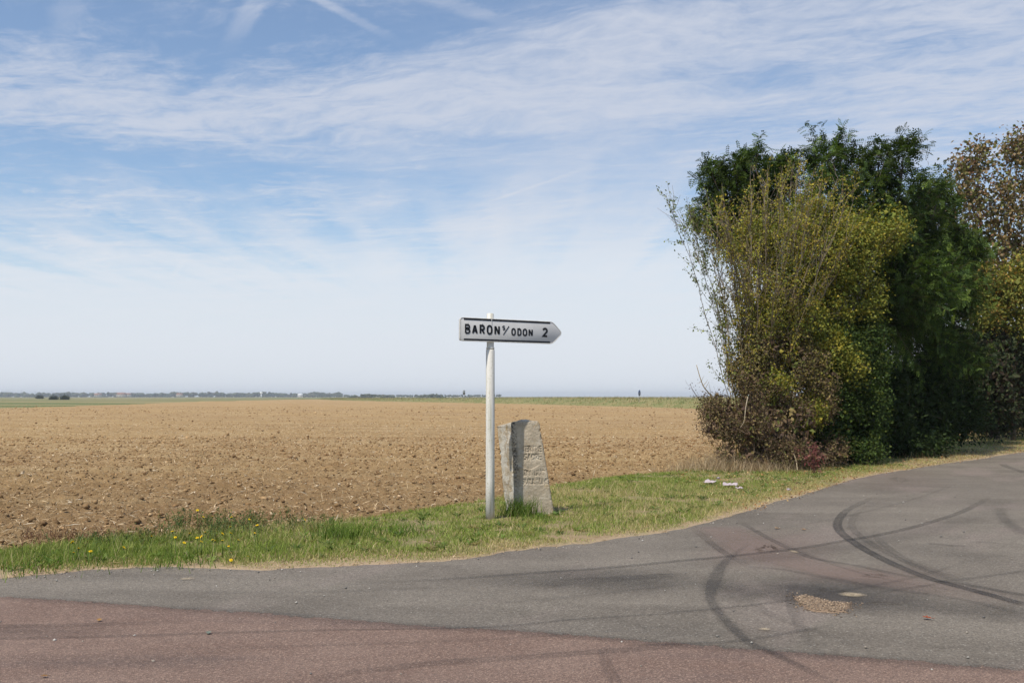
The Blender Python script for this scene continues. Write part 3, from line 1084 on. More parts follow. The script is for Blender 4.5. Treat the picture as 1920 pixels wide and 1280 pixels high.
# dry mown hay and leaf litter lying along the asphalt edge
g = Geo()
s, w, d, P = verge_pts(9000, S_A, S_B + 25, 0, 0.30)
k = RNG.random(len(P)) < np.exp(-w * d / 0.22) + 0.05
P = P[k] + [0, 0, 0.012]
D = rdir(len(P))
D[:, 2] *= 0.2
leaves(g, P, D, rdir(len(P)) * 0.3 + [0, 0, 1], RNG.uniform(0.04, 0.14, len(P)), RNG.uniform(0.004, 0.010, len(P)),
       rcol(len(P), [(0.50, 0.38, 0.23), (0.42, 0.30, 0.17), (0.58, 0.46, 0.30)], None, 0.15), 0.1)
s, w, d, P = verge_pts(5200, float(VU[np.argmin(np.abs(VR[:, 0] - 3.2))]), S_B + 25, -0.04, 1.0)
P = P + [0, 0, 0.03]
leaves(g, P, rdir(len(P)) * [1, 1, .4], rdir(len(P)) * 0.6 + [0, 0, 1], RNG.uniform(0.025, 0.06, len(P)), RNG.uniform(0.02, 0.04, len(P)),
       rcol(len(P), [(0.30, 0.15, 0.06), (0.40, 0.22, 0.09), (0.20, 0.10, 0.05), (0.44, 0.30, 0.14)], None, 0.2))
tag(g.build('leaf_litter', M_DRY), 'dry hay and fallen brown leaves along the asphalt edge', 'leaf litter', kind='stuff')

# ------------------------------------------------------------------ lettering: strokes of plain road-sign capitals
def arc(cx, cy, rx, ry, a0, a1, n=10):
    th = np.radians(np.linspace(a0, a1, n))
    return [(cx + rx * math.cos(t), cy + ry * math.sin(t)) for t in th]


def glyph(ch):
    """list of (points, closed) in a box 0..w by 0..1; returns strokes and width"""
    S = {
        'A': ([([(0, 0), (.27, 1)], 0), ([(.31, 1), (.58, 0)], 0), ([(.11, .30), (.47, .30)], 0)], .58),
        'B': ([([(0, 0), (0, 1), (.28, 1)] + arc(.28, .76, .22, .24, 90, -90) + [(0, .52)], 0),
               ([(.28, .52)] + arc(.28, .26, .26, .26, 90, -90) + [(0, 0)], 0)], .54),
        'C': ([(arc(.27, .72, .27, .28, 20, 180) + arc(.27, .28, .27, .28, 180, 340), 0)], .52),
        'D': ([([(0, 0), (0, 1), (.24, 1)] + arc(.24, .70, .28, .30, 90, 0) + arc(.24, .30, .28, .30, 0, -90) + [(0, 0)], 0)], .52),
        'E': ([([(.46, 1), (0, 1), (0, 0), (.46, 0)], 0), ([(0, .52), (.38, .52)], 0)], .46),
        'G': ([(arc(.28, .72, .28, .28, 25, 180) + arc(.28, .28, .28, .28, 180, 360) + [(.56, .46), (.32, .46)], 0)], .56),
        'I': ([([(0, 0), (0, 1)], 0)], .05),
        'L': ([([(0, 1), (0, 0), (.44, 0)], 0)], .44),
        'M': ([([(0, 0), (0, 1), (.32, .3), (.64, 1), (.64, 0)], 0)], .64),
        'N': ([([(0, 0), (0, 1)], 0), ([(.03, .97), (.47, .03)], 0), ([(.5, 0), (.5, 1)], 0)], .5),
        'O': ([(arc(.27, .68, .27, .32, 0, 180) + arc(.27, .32, .27, .32, 180, 360), 1)], .54),
        'R': ([([(0, 0), (0, 1), (.26, 1)] + arc(.26, .74, .24, .26, 90, -90) + [(0, .48)], 0), ([(.22, .48), (.52, 0)], 0)], .52),
        'S': ([(arc(.24, .75, .24, .25, 25, 180, 8) + arc(.24, .75, .24, .25, 180, 255, 4) + arc(.25, .26, .25, .26, 75, -155, 12), 0)], .5),
        'T': ([([(0, 1), (.52, 1)], 0), ([(.26, 1), (.26, 0)], 0)], .52),
        'U': ([([(0, 1), (0, .28)] + arc(.26, .28, .26, .28, 180, 360) + [(.52, 1)], 0)], .52),
        '/': ([([(0, 0), (.62, 1)], 0)], .62),
        '2': ([(arc(.26, .72, .26, .28, 165, -35, 12) + [(.02, 0), (.54, 0)], 0)], .54),
    }
    return S[ch]


def ribbon(g, pts, width, closed, to3d, col):
    """flat stroke of even width with mitred joints"""
    p = np.array(pts, float)
    n = len(p)
    if closed:
        d0, d1 = unit(p - np.roll(p, 1, 0)), unit(np.roll(p, -1, 0) - p)
        if np.linalg.norm(p[0] - p[-1]) < 1e-6:
            p = p[:-1]
            n -= 1
            d0, d1 = unit(p - np.roll(p, 1, 0)), unit(np.roll(p, -1, 0) - p)
    else:
        e = unit(np.diff(p, axis=0) + 1e-12)
        d0, d1 = np.r_[e[:1], e], np.r_[e, e[-1:]]
    t = unit(d0 + d1)
    nn = np.column_stack([-t[:, 1], t[:, 0]])
    c = (nn * np.column_stack([-d0[:, 1], d0[:, 0]])).sum(1).clip(0.45, 1)
    off = nn * (width * 0.5 / c)[:, None]
    v = np.r_[p + off, p - off]
    m = n if closed else n - 1
    i = np.arange(m)
    j = (i + 1) % n
    g.add([to3d(a, b) for a, b in v], [np.stack([i + n, j + n, j, i], -1)], col)


# ------------------------------------------------------------------ direction sign on its post
M_WHITE, t_, p_ = material('weathered_white_paint')
o_ = t_.obj()
x_, y_, z_ = t_.sep(o_)
st = t_.noise(t_.xyz(t_.mul(x_, 30), t_.mul(y_, 30), t_.mul(z_, 1.2)), 1.0, 5, 0.65)
sp = t_.noise(o_, 45.0, 5, 0.7)
c_ = t_.mix(t_.mul(t_.ss(st, 0.46, 0.66), 0.75), (0.70, 0.675, 0.62), (0.42, 0.40, 0.30))
c_ = t_.mix(t_.mul(t_.ss(sp, 0.58, 0.66), 0.8), c_, (0.36, 0.34, 0.22))
low = t_.ss(z_, 0.0, 0.12, 0.6, 0.0)
c_ = t_.mix(low, c_, (0.46, 0.38, 0.26))
t_.l.new(c_, p_.inputs['Base Color'])
p_.inputs['Roughness'].default_value = 0.55
t_.l.new(t_.bump(sp, 0.15, 0.01), p_.inputs['Normal'])

M_PANEL, t_, p_ = material('sign_enamel')
o_ = t_.obj()
n_ = t_.noise(o_, 3.0, 6, 0.7)
n2_ = t_.noise(o_, 70.0, 4, 0.7)
c_ = t_.mix(t_.ss(n_, 0.35, 0.7), (0.60, 0.585, 0.565), (0.66, 0.645, 0.62))
c_ = t_.mix(t_.mul(t_.ss(n2_, 0.66, 0.74), 0.5), c_, (0.46, 0.42, 0.36))
t_.l.new(c_, p_.inputs['Base Color'])
p_.inputs['Roughness'].default_value = 0.5
M_BLACK = plain('black_enamel', (0.014, 0.014, 0.017), 0.5, 0.3, 30)
M_RIM = plain('grey_cast_rim', (0.60, 0.58, 0.53), 0.6, 0.25, 25)

POST = G(919, 976)
sign = tag(empty('direction_sign', (POST[0], POST[1], 0.02)), 'white arrow shaped direction sign with black lettering on a white post', 'sign')
Z0 = 0.02
kz = POST[1] / FPX


def zrow(row):
    return CAM_H - (row - HORIZON) * kz - Z0


# lower sleeve: ten-sided, with a sloping shoulder
g = Geo()
R0 = 0.0585
tube(g, [(0, 0, -0.15), (0, 0, 0.5), (0.001, 0, 1.1), (0.002, 0, zrow(657)), (0.002, 0, zrow(655.5))], [R0 * 1.03, R0, R0, R0 * .98, R0 * 0.9], 10)
lower = g.build('lower_post', M_WHITE, sign)
g = Geo()
tube(g, [(0.002, 0, zrow(655.5)), (0.002, 0, zrow(650)), (0.002, 0, zrow(644)), (0.002, 0, zrow(588.5)), (0.002, 0, zrow(587.4))],
     [R0 * .88, R0 * 0.80, 0.046, 0.046, 0.036], 16)
g.build('upper_post', M_WHITE, sign, smooth=False)
g = Geo()
tube(g, [(0.002, 0, zrow(653.5)), (0.002, 0, zrow(651.5))], [R0 * 0.93, R0 * 0.93], 12)
g.build('clamp_ring', M_RIM, sign)

TH = math.radians(32.0)
ct, stt = math.cos(TH), math.sin(TH)
TK = 0.038
YF = -0.062       # front face of the panel, in front of the post


def panel_u(zx):
    """zoomed picture column (8x, from 840) -> distance along the panel from the post axis"""
    px = 840 + zx / 8.0
    k = (px - 960) / FPX
    # point on the panel's front plane: post + u*(ct,st) + YF*(-st... ) seen in direction k
    fx0, fy0 = POST[0] + (-stt) * YF, POST[1] + ct * YF
    return (k * fy0 - fx0) / (ct - k * stt)


def panel_z(zx, zy):
    u = panel_u(zx)
    Yp = POST[1] + ct * YF + u * stt
    return CAM_H - ((560 + zy / 8.0) - HORIZON) / FPX * Yp - Z0


def pan3(u, z, y):
    return (u * ct - y * stt, u * stt + y * ct, z)


U0, U1, U2 = panel_u(185), panel_u(1568), panel_u(1712)
ZT, ZB = panel_z(240, 283), panel_z(240, 628)


def rounded(poly, rad, n=5):
    out = []
    m = len(poly)
    for i in range(m):
        p, a, b = np.array(poly[i]), np.array(poly[i - 1]), np.array(poly[(i + 1) % m])
        da, db = unit(a - p), unit(b - p)
        r = rad[i]
        for s in np.linspace(0, 1, n):
            q = (1 - s) ** 2 * (p + da * r) + 2 * s * (1 - s) * p + s * s * (p + db * r)
            out.append(tuple(q))
    return out


ZM = (ZT + ZB) / 2
outl = rounded([(U0, ZB), (U1, ZB), (U2, ZM), (U1, ZT), (U0, ZT)], [0.03, 0.05, 0.045, 0.05, 0.03])
cen = np.array([(U0 + U1) / 2, ZM])
g = Geo()
n = len(outl)
A = np.array(outl)
inn = cen + (A - cen) * np.array([1 - 0.006 / ((U2 - U0) / 2), 1 - 0.006 / ((ZT - ZB) / 2)])
v = [pan3(a, b, YF + TK) for a, b in A] + [pan3(a, b, YF + 0.004) for a, b in A] + [pan3(a, b, YF) for a, b in inn]
i = np.arange(n)
j = (i + 1) % n
g.add(v, [np.stack([i, j, j + n, i + n], -1), np.stack([i + n, j + n, j + 2 * n, i + 2 * n], -1), np.array([i + 2 * n]), np.array([i[::-1]])])
panel = g.build('panel', M_PANEL, sign)
# raised bead round the edge
g = Geo()
bead = np.array([pan3(a, b, YF + 0.002) for a, b in list(A) + [A[0]]])
tube(g, bead, 0.0055, 5, cap=False)
g.build('edge_bead', M_RIM, panel)
for (za, zb) in ((287, 313), (594, 621)):
    ua, ub = panel_u(236), panel_u(1532)
    dz = panel_z(236, zb) - panel_z(236, za)
    z1 = panel_z(236, za)
    g = Geo()
    g.add([pan3(ua, z1 + dz, YF - 0.002), pan3(ub, z1 + dz, YF - 0.002), pan3(ub, z1, YF - 0.002), pan3(ua, z1, YF - 0.002)], np.array([[0, 1, 2, 3]]))
    g.build('black_stripe', M_BLACK, panel)


def letter(ch, zx0, zx1, ztop, zbot, wt):
    """one painted character between two columns and two rows of the zoomed picture"""
    st, w = glyph(ch)
    u0, u1 = panel_u(zx0), panel_u(zx1)
    xm = (zx0 + zx1) / 2
    z1, z0 = panel_z(xm, ztop), panel_z(xm, zbot)
    h = z1 - z0
    sw = wt
    su, sz = (u1 - u0 - sw) / max(w, 0.02), h - sw
    g = Geo()
    for pts, cl in st:
        q = [(u0 + sw / 2 + a * su, z0 + sw / 2 + b * sz) for a, b in pts]
        ribbon(g, q, sw, cl, lambda a, b: pan3(a, b, YF - 0.0025), None)
    return g.build('letter', M_BLACK, panel)


for ch, a, b, c, d in (('B', 252, 336, 376, 527), ('A', 357, 446, 382, 532), ('R', 472, 556, 387, 536), ('O', 579, 667, 391, 541), ('N', 694, 777, 396, 546)):
    letter(ch, a, b, c, d, 0.0225 if ch == 'B' else 0.026)
letter('S', 814, 858, 402, 472, 0.0125)
letter('/', 822, 920, 402, 550, 0.0125)
for ch, a, b, c, d in (('O', 948, 1016, 438, 555), ('D', 1038, 1102, 442, 559), ('O', 1118, 1188, 446, 563), ('N', 1206, 1271, 450, 567)):
    letter(ch, a, b, c, d, 0.0215)
letter('2', 1413, 1498, 432, 576, 0.0275)
# seam in the panel, its shine painted on as a pale strip
g = Geo()
us = panel_u(654)
g.add([pan3(us - .004, panel_z(654, 392), YF - .0032), pan3(us + .004, panel_z(654, 392), YF - .0032), pan3(us + .005, ZT - 0.004, YF - .0032), pan3(us - .005, ZT - 0.004, YF - .0032)],
      np.array([[0, 1, 2, 3]]))
g.build('seam_shine', plain('pale_shine', (0.78, 0.76, 0.72), 0.6, 0.1, 30), panel)

# ------------------------------------------------------------------ old milestone
M_STONE, t_, p_ = material('lichened_limestone')
o_ = t_.obj()
x_, y_, z_ = t_.sep(o_)
n1 = t_.noise(o_, 4.5, 6, 0.65)
n2 = t_.noise(o_, 38.0, 6, 0.72)
n3 = t_.noise(o_, 7.0, 5, 0.7, 0.6)
n4 = t_.noise(o_, 11.0, 5, 0.7, 0.3)
c_ = t_.mix(t_.ss(n1, 0.35, 0.68), (0.40, 0.330, 0.240), (0.54, 0.460, 0.345))
c_ = t_.mix(t_.mul(t_.ss(n2, 0.50, 0.70), 0.55), c_, (0.20, 0.160, 0.115))
sd = t_.sep(t_.attr('Col'))
# ochre crust, pale lichen (mostly on the left face) and dark algae along the upper arris
c_ = t_.mix(t_.mul(t_.ss(n3, 0.57, 0.66), t_.lin(sd[0], 0, 1, 0.5, 0.8)), c_, (0.40, 0.265, 0.11))
c_ = t_.mix(t_.mul(t_.ss(t_.add(n4, t_.mul(sd[0], 0.10)), 0.56, 0.64), t_.lin(sd[0], 0, 1, 0.3, 0.7)), c_, (0.60, 0.57, 0.50))
c_ = t_.mix(t_.mul(t_.ss(t_.add(n2, t_.mul(n4, 0.4)), 0.55, 0.85), sd[1]), c_, (0.075, 0.068, 0.058))
t_.l.new(c_, p_.inputs['Base Color'])
p_.inputs['Roughness'].default_value = 0.92
p_.inputs['Specular IOR Level'].default_value = 0.15
t_.l.new(t_.bump(t_.add(t_.mul(n2, 0.012), t_.mul(t_.noise(o_, 120, 3), 0.004)), 0.9, 1.0), p_.inputs['Normal'])


def stone():
    FR = W(1004, 968, 13.29)
    root = tag(empty('milestone', (FR[0], 13.29, 0.0), math.radians(7.0)), 'leaning weathered stone marker with worn carved lettering beside the sign post', 'milestone')
    H = 1.275
    nz = 200
    zs = np.linspace(-0.12, H, nz)
    # plan: front side finely cut (y = 0 plane), three coarser sides, rounded arrises
    front = np.linspace(0, 1, 96)
    rest = np.linspace(0, 1, 24)
    loop = [(u, 0.0) for u in front] + [(1.0, w) for w in rest[1:]] + [(1 - u, 1.0) for u in np.linspace(0, 1, 22)[1:]] + [(0.0, 1 - w) for w in rest[1:-1]]
    loop = np.array(loop)
    K = len(loop)
    T = ((zs + 0.12) / (H + 0.12))[:, None]
    U, Wp = loop[:, 0][None], loop[:, 1][None]
    width = 0.535 - 0.155 * T
    depth = 0.37 - 0.05 * T
    xc = 0.015 - 0.150 * T
    x = xc + (U - 0.5) * width
    y = Wp * depth + 0.03 * T
    x = x - Wp * (0.09 + 0.07 * T)
    # rounded vertical arrises
    cx = np.minimum(U, 1 - U) * width
    cy = np.minimum(Wp, 1 - Wp) * depth
    r = 0.022
    onf = (Wp < 1e-6) | (Wp > 1 - 1e-6)
    ins_y = np.where(onf & (cx < r), r - np.sqrt(np.maximum(r * r - (r - cx) ** 2, 0)), 0)
    y = y + np.where(Wp < 0.5, ins_y, -ins_y)
    ins_x = np.where(~onf & (cy < r), r - np.sqrt(np.maximum(r * r - (r - cy) ** 2, 0)), 0)
    x = x + np.where(U < 0.5, ins_x, -ins_x)
    # weathered shape of the head: lower to the back left, worn arrises
    z = np.repeat(zs[:, None], K, 1)
    head = np.clip((T - 0.93) / 0.07, 0, 1)
    z = z - head * (0.075 * np.clip(Wp + 0.15, 0, 1) * (1 - U) ** 1.2 + 0.005 * (1 - np.minimum(cx, 0.05) / 0.05))
    pull = head ** 6 * 0.012
    x = x + pull * (0.5 - U) * 2
    y = y + pull * (0.5 - Wp) * 2
    x, y = np.broadcast_to(x, z.shape).copy(), np.broadcast_to(y, z.shape).copy()
    # carved letters, worn
    txt = [('TERTRE', 0.865, 0.066), ('SACRE', 0.755, 0.072), ('DU DUC', 0.545, 0.070), ('GUILLAUME', 0.432, 0.066)]
    F = np.repeat(Wp < 1e-6, nz, 0)
    best = np.full(z.shape, 9.0)
    for s, zb, h in txt:
        ws = [glyph(c)[1] * 0.82 if c != ' ' else 0.35 for c in s]
        tot = (sum(ws) + 0.26 * (len(s) - 1)) * h
        span = 0.36
        kx = min(1.0, span / tot)
        tt = (zb + 0.12) / (H + 0.12)
        X = (0.015 - 0.150 * tt) - tot * kx / 2 + 0.045
        for c, wch in zip(s, ws):
            if c != ' ':
                for pts, cl in glyph(c)[0]:
                    q = np.array([(X + a * 0.82 * h * kx, zb + b * h) for a, b in pts])
                    if cl:
                        q = np.r_[q, q[:1]]
                    for a, b in zip(q[:-1], q[1:]):
                        ab = b - a
                        l2 = (ab ** 2).sum() + 1e-12
                        f = (((x - a[0]) * ab[0] + (z - a[1]) * ab[1]) / l2).clip(0, 1)
                        best = np.minimum(best, np.hypot(x - a[0] - f * ab[0], z - a[1] - f * ab[1]))
            X += (wch + 0.26) * h * kx
    worn = np.clip(1.6 - 2.2 * fbm(x * 11 + 3, z * 11, octv=4, gain=0.65), 0.10, 1.0)
    best = best + (fbm(x * 60, z * 60, octv=2) - 0.5) * 0.008
    y = y + np.where(F, np.clip(1 - best / 0.0105, 0, 1) ** 0.7 * 0.019 * worn, 0)
    # general roughness and chips
    nx = np.where(onf, 0, np.where(U < 0.5, -1, 1)) * np.ones_like(z)
    ny = np.where(Wp < 1e-6, -1, np.where(Wp > 1 - 1e-6, 1, 0)) * np.ones_like(z)
    rough = (fbm(x * 9, z * 9, y * 9, octv=5, gain=0.6) - 0.5) * 0.030 + (fbm(x * 2.2 + 5, z * 2.2, y * 2.2, octv=2) - 0.5) * 0.025
    near = np.minimum(cx + (~onf) * 9, 9) * np.ones_like(z)
    chip = np.clip(fbm(x * 14 + 9, z * 14, y * 14, octv=3) - 0.58, 0, 1) * 0.09 * np.exp(-np.minimum(cx + cy, 1) / 0.03)
    d = rough * np.where(F, 0.45, 1.0)
    x = x + nx * d + np.where(U < 0.5, 1, -1) * chip
    y = y + ny * d + np.where(Wp < 0.5, 1, -1) * chip
    # spalled ledge across the face at mid height
    lip = np.where(F, np.clip((0.66 + 0.03 * np.sin(x * 19) - z) / 0.01, 0, 1) * np.clip((0.09 - x) / 0.05, 0, 1), 0)
    y = y - lip * 0.008 * np.clip((z - 0.35) / 0.3, 0, 1)
    left = np.where((U < 0.02) & (Wp > 0.02), 1.0, 0.0) * np.ones_like(z)
    alg = np.clip(1 - np.abs(U - 0.05) / 0.16, 0, 1) * (Wp < 0.02) * np.clip((T - 0.25) / 0.25, 0, 1) * 1.3 + 0.4 * head
    col = np.stack([left, alg * np.ones_like(z), np.zeros_like(z)], -1)
    V = np.stack([x, y, z], -1).reshape(-1, 3)
    C = col.reshape(-1, 3)
    fs = [grid_faces(nz, K, True)]
    # crown of the head
    top = V[(nz - 1) * K:]
    ctr = top.mean(0) + [0.03, 0.0, 0.022]
    base = len(V)
    rings = []
    for s in (0.8, 0.6, 0.4, 0.2):
        q = ctr + (top - ctr) * s
        q[:, 2] += (1 - s) * 0.01 + (fbm(q[:, 0] * 20, q[:, 1] * 20, octv=3) - 0.5) * 0.02
        rings.append(q)
    V = np.r_[V, np.concatenate(rings), [ctr + [0, 0, 0.008]]]
    C = np.r_[C, np.tile([0.4, 0.3, 0], (len(V) - len(C), 1))]
    fs.append(grid_faces(5, K, True) + base - K)
    i = np.arange(K)
    fs.append(np.stack([base + 3 * K + i, base + 3 * K + (i + 1) % K, np.full(K, len(V) - 1)], -1))
    g = Geo()
    g.add(V, fs, C)
    return root, g.build('shaft', M_STONE, root, smooth=True)


STONE, shaft = stone()
shaft.name = 'stone_shaft'

# ------------------------------------------------------------------ trees and shrubs of the hedge
BARK = (0.13, 0.105, 0.08)


def in_ellipsoid(n, c, r, shell=0.0, rng=RNG):
    d = rdir(n, rng)
    rad = (shell ** 3 + (1 - shell ** 3) * rng.random(n)) ** (1 / 3)
    return c + d * rad[:, None] * r, d


def clump(px, py, Y, rx, ry, rd=None):
    c = W(px, py, Y)
    a, b = rx * Y / FPX, ry * Y / FPX
    return c, np.array([a, rd or max(a * 0.9, 0.8), b])


# pinnate leaf: eleven leaflets on a drooping stalk
_pv = []
for k, xx in enumerate((0.25, 0.46, 0.67, 0.86)):
    for sgn in (-1, 1):
        L_, w_ = 0.29, 0.15
        dx, dy = 0.34, 0.94 * sgn
        zb = -0.28 * xx * xx
        b0 = np.array([xx, 0, zb])
        dd = np.array([dx, dy, -0.18])
        ss = np.array([dy, -dx, 0]) * w_ * 0.5
        _pv += [b0, b0 + dd * L_ * 0.5 + ss, b0 + dd * L_, b0 + dd * L_ * 0.5 - ss]
b0 = np.array([0.93, 0, -0.25])
_pv += [b0, b0 + [0.12, 0.07, -0.06], b0 + [0.27, 0, -0.16], b0 + [0.12, -0.07, -0.06]]
_pv += [np.array([0, 0.012, 0]), np.array([0.5, 0.012, -0.07]), np.array([0.95, 0.0, -0.25]), np.array([0.5, -0.012, -0.07])]
PINN = np.array(_pv)


def pinnate(g, P, D, N, L, col):
    n = len(P)
    D = unit(D)
    S = unit(np.cross(N, D))
    N = np.cross(D, S)
    v = P[:, None] + L[:, None, None] * (PINN[None, :, 0:1] * D[:, None] + PINN[None, :, 1:2] * S[:, None] + PINN[None, :, 2:3] * N[:, None])
    m = len(PINN)
    q = np.arange(m // 4) * 4
    f = np.concatenate([np.stack([q, q + 1, q + 2, q + 3], -1)])
    i = np.arange(n)[:, None, None] * m
    c = np.repeat(col, m, 0) * (1 + 0.12 * RNG.normal(size=(n * m, 1))).clip(0.6, 1.4)
    g.add(v.reshape(-1, 3), [(f[None] + i).reshape(-1, 4)], c)


def limbs(gb, base, clumps, r0, rng, col=BARK, sub=5):
    """trunk with a limb to every clump and branches inside it; returns nothing"""
    base = np.asarray(base, float)
    cen = np.mean([c for c, r in clumps], 0)
    fork = base + (cen - base) * [0.45, 0.45, 0.38]
    trunk = bez(base, base + (fork - base) * [0.2, 0.2, 0.6], fork, 8)
    tube(gb, trunk, np.linspace(r0, r0 * 0.7, 8), 8, col)
    for c, r in clumps:
        mid = (fork + c) / 2 + rng.normal(size=3) * 0.25 + [0, 0, 0.3]
        b = bez(fork, mid, c, 9)
        rr = r0 * 0.42
        tube(gb, b, np.linspace(rr, rr * 0.35, 9), 6, col)
        for _ in range(sub):
            s0 = b[rng.integers(4, 9)]
            e = c + rdir(1, rng)[0] * r * 0.85
            m = (s0 + e) / 2 + rng.normal(size=3) * 0.12 + [0, 0, 0.1]
            tube(gb, bez(s0, m, e, 6), np.linspace(rr * 0.3, 0.006, 6), 4, col)


def robinia(name, label, base, clumps, shoots, seed, extra=(), group=None, tint=(1, 1, 1), dens=1.0):
    rng = np.random.default_rng(seed)
    root = tag(empty(name, base), label, 'tree', group)
    base = np.asarray(base, float)
    gb, gl, gt = Geo(), Geo(), Geo()
    limbs(gb, np.zeros(3), [(c - base, r) for c, r in clumps], 0.13, rng)
    vol = np.array([(r[0] * r[1] * r[2]) ** (2 / 3) for c, r in clumps])
    cnt = (vol / vol.sum() * shoots).astype(int)
    PP, DD, NN, LL, TT = [], [], [], [], []
    tone = 1.0

    def shoot(p0, d0, ln, k):
        q = bez(p0, p0 + d0 * ln * 0.55, p0 + d0 * ln + [0, 0, -0.22 * ln], k)
        tube(gt, q[:: max(1, k // 4)], np.linspace(0.008, 0.003, len(q[:: max(1, k // 4)])), 3, (0.11, 0.09, 0.05), cap=False)
        t = unit(np.gradient(q, axis=0))
        sd = unit(np.cross(t, rng.normal(size=3)))
        sg = np.where(np.arange(k) % 2, 1, -1)[:, None]
        d = unit(sd * sg * 0.9 + t * 0.55 + rng.normal(size=(k, 3)) * 0.3 + [0, 0, -0.12])
        PP.append(q)
        DD.append(d)
        NN.append(unit(rng.normal(size=(k, 3)) * 0.35 + [0, 0, 1]))
        TT.append(np.full(k, tone * rng.uniform(0.72, 1.32)))
        LL.append(rng.uniform(0.19, 0.33, k) * np.linspace(1.1, 0.7, k))
    for (c, r), m in zip(clumps, cnt):
        tone = rng.uniform(0.75, 1.25)
        p, d = in_ellipsoid(m, c - base, r * 0.84, 0.5, rng)
        for a, b in zip(p, d):
            dd = unit(b * 0.8 + [0, 0, 0.35] + rng.normal(size=3) * 0.35)
            shoot(a, dd, (0.3 + 0.85 * rng.random() ** 2.0) * min(1.0, 0.45 + r[0] * 0.5), 10)
    for a, b in extra:
        a, b = a - base, b - base
        L = np.linalg.norm(b - a)
        for _ in range(5):
            shoot(a + rng.normal(size=3) * 0.10, unit(b - a + rng.normal(size=3) * 0.13 * L) * 1.0, L * rng.uniform(0.75, 1.25), 16)
    P, D, N, L = map(np.concatenate, (PP, DD, NN, LL))
    tint = np.asarray(tint) * np.concatenate(TT)[:, None]
    col = rcol(len(P), [(0.050, 0.084, 0.018), (0.074, 0.115, 0.023), (0.034, 0.058, 0.016), (0.120, 0.165, 0.032)], [4, 3, 2.5, 1.5], 0.2, rng) * tint
    pinnate(gl, P, D, N, L, col)
    gb.build('trunk', M_BARK, root)
    tag(gl.build('crown', M_LEAF, root), kind='stuff')
    tag(gt.build('twigs', M_BARK, root), kind='stuff')
    return root


def leafy(name, label, cat, base, clumps, n, size, pal, wts, seed, group=None, r0=0.05, shell=0.3, stems=0, aspect=0.55, sub=5, mat=None, droop=0.3, twig=(0.10, 0.08, 0.055), leafname='foliage', woodname='stems', cluster=5, fill=0, dens=1.0, gap=0.40, small=False):
    """tree or shrub of small simple leaves set in little tufts on twigs"""
    rng = np.random.default_rng(seed)
    root = tag(empty(name, base), label, cat, group)
    base = np.asarray(base, float)
    gb, gl, gt = Geo(), Geo(), Geo()
    n = int(n * 1.55 * dens * (2.1 if small else 1.0))
    size = size * (1.0 if small else 1.25)
    limbs(gb, np.zeros(3), [(c - base, r) for c, r in clumps], r0, rng, twig, sub)
    vol = np.array([(r[0] * r[1] * r[2]) ** (2 / 3) for c, r in clumps])
    cnt = (vol / vol.sum() * n / cluster).astype(int)
    for (c, r), m in zip(clumps, cnt):
        p, d = in_ellipsoid(m, c - base, r, shell, rng)
        lump = fbm(p[:, 0] * 2.2 + seed, p[:, 2] * 2.2, p[:, 1] * 2.2, octv=2)
        keep = lump > gap
        p, d = p[keep], d[keep]
        for a, b in zip(p[::9], d[::9]):
            e = a - unit(b + [0, 0, 0.5] + rng.normal(size=3) * 0.4) * rng.uniform(0.25, 0.6)
            tube(gt, [e, (a + e) / 2 + rng.normal(size=3) * 0.03, a], [0.007, 0.005, 0.003], 3, twig, cap=False)
        P = np.repeat(p, cluster, 0) + rng.normal(size=(len(p) * cluster, 3)) * size * 1.3
        dd = np.repeat(d, cluster, 0)
        D = unit(dd * 0.5 + rng.normal(size=P.shape) * 0.8 + [0, 0, -droop])
        N = unit(rng.normal(size=P.shape) * 0.7 + [0, 0, 0.8] + dd * 0.4)
        L = rng.uniform(0.6, 1.3, len(P)) * size
        cc = rcol(len(P), pal, wts, 0.14, rng)
        if small:                 # neighbours on one twig share their tint
            cc = 0.55 * cc + 0.45 * np.repeat(rcol(len(p), pal, wts, 0.1, rng), cluster, 0)
        cc = cc * np.repeat(rng.uniform(0.78, 1.2, len(p)), cluster)[:, None]
        (chips if small else leaves)(gl, P, D, N, L, L * aspect, cc)
    if fill:
        for (c, r), m in zip(clumps, (vol / vol.sum() * fill).astype(int)):
            p, d = in_ellipsoid(m, c - base, r * 0.8, 0.0, rng)
            L = rng.uniform(0.8, 1.3, m) * max(size * 2.0, 0.12)
            leaves(gl, p, rdir(m, rng) + [0, 0, -0.3], rdir(m, rng), L, L * 0.7, rcol(m, pal, wts, 0.2, rng))
    gb.build(woodname, M_BARK, root)
    tag(gl.build(leafname, mat or M_LEAF, root), kind='stuff')
    tag(gt.build('twigs', M_BARK, root), kind='stuff')
    return root


HG = 'trees and shrubs of the roadside hedge'
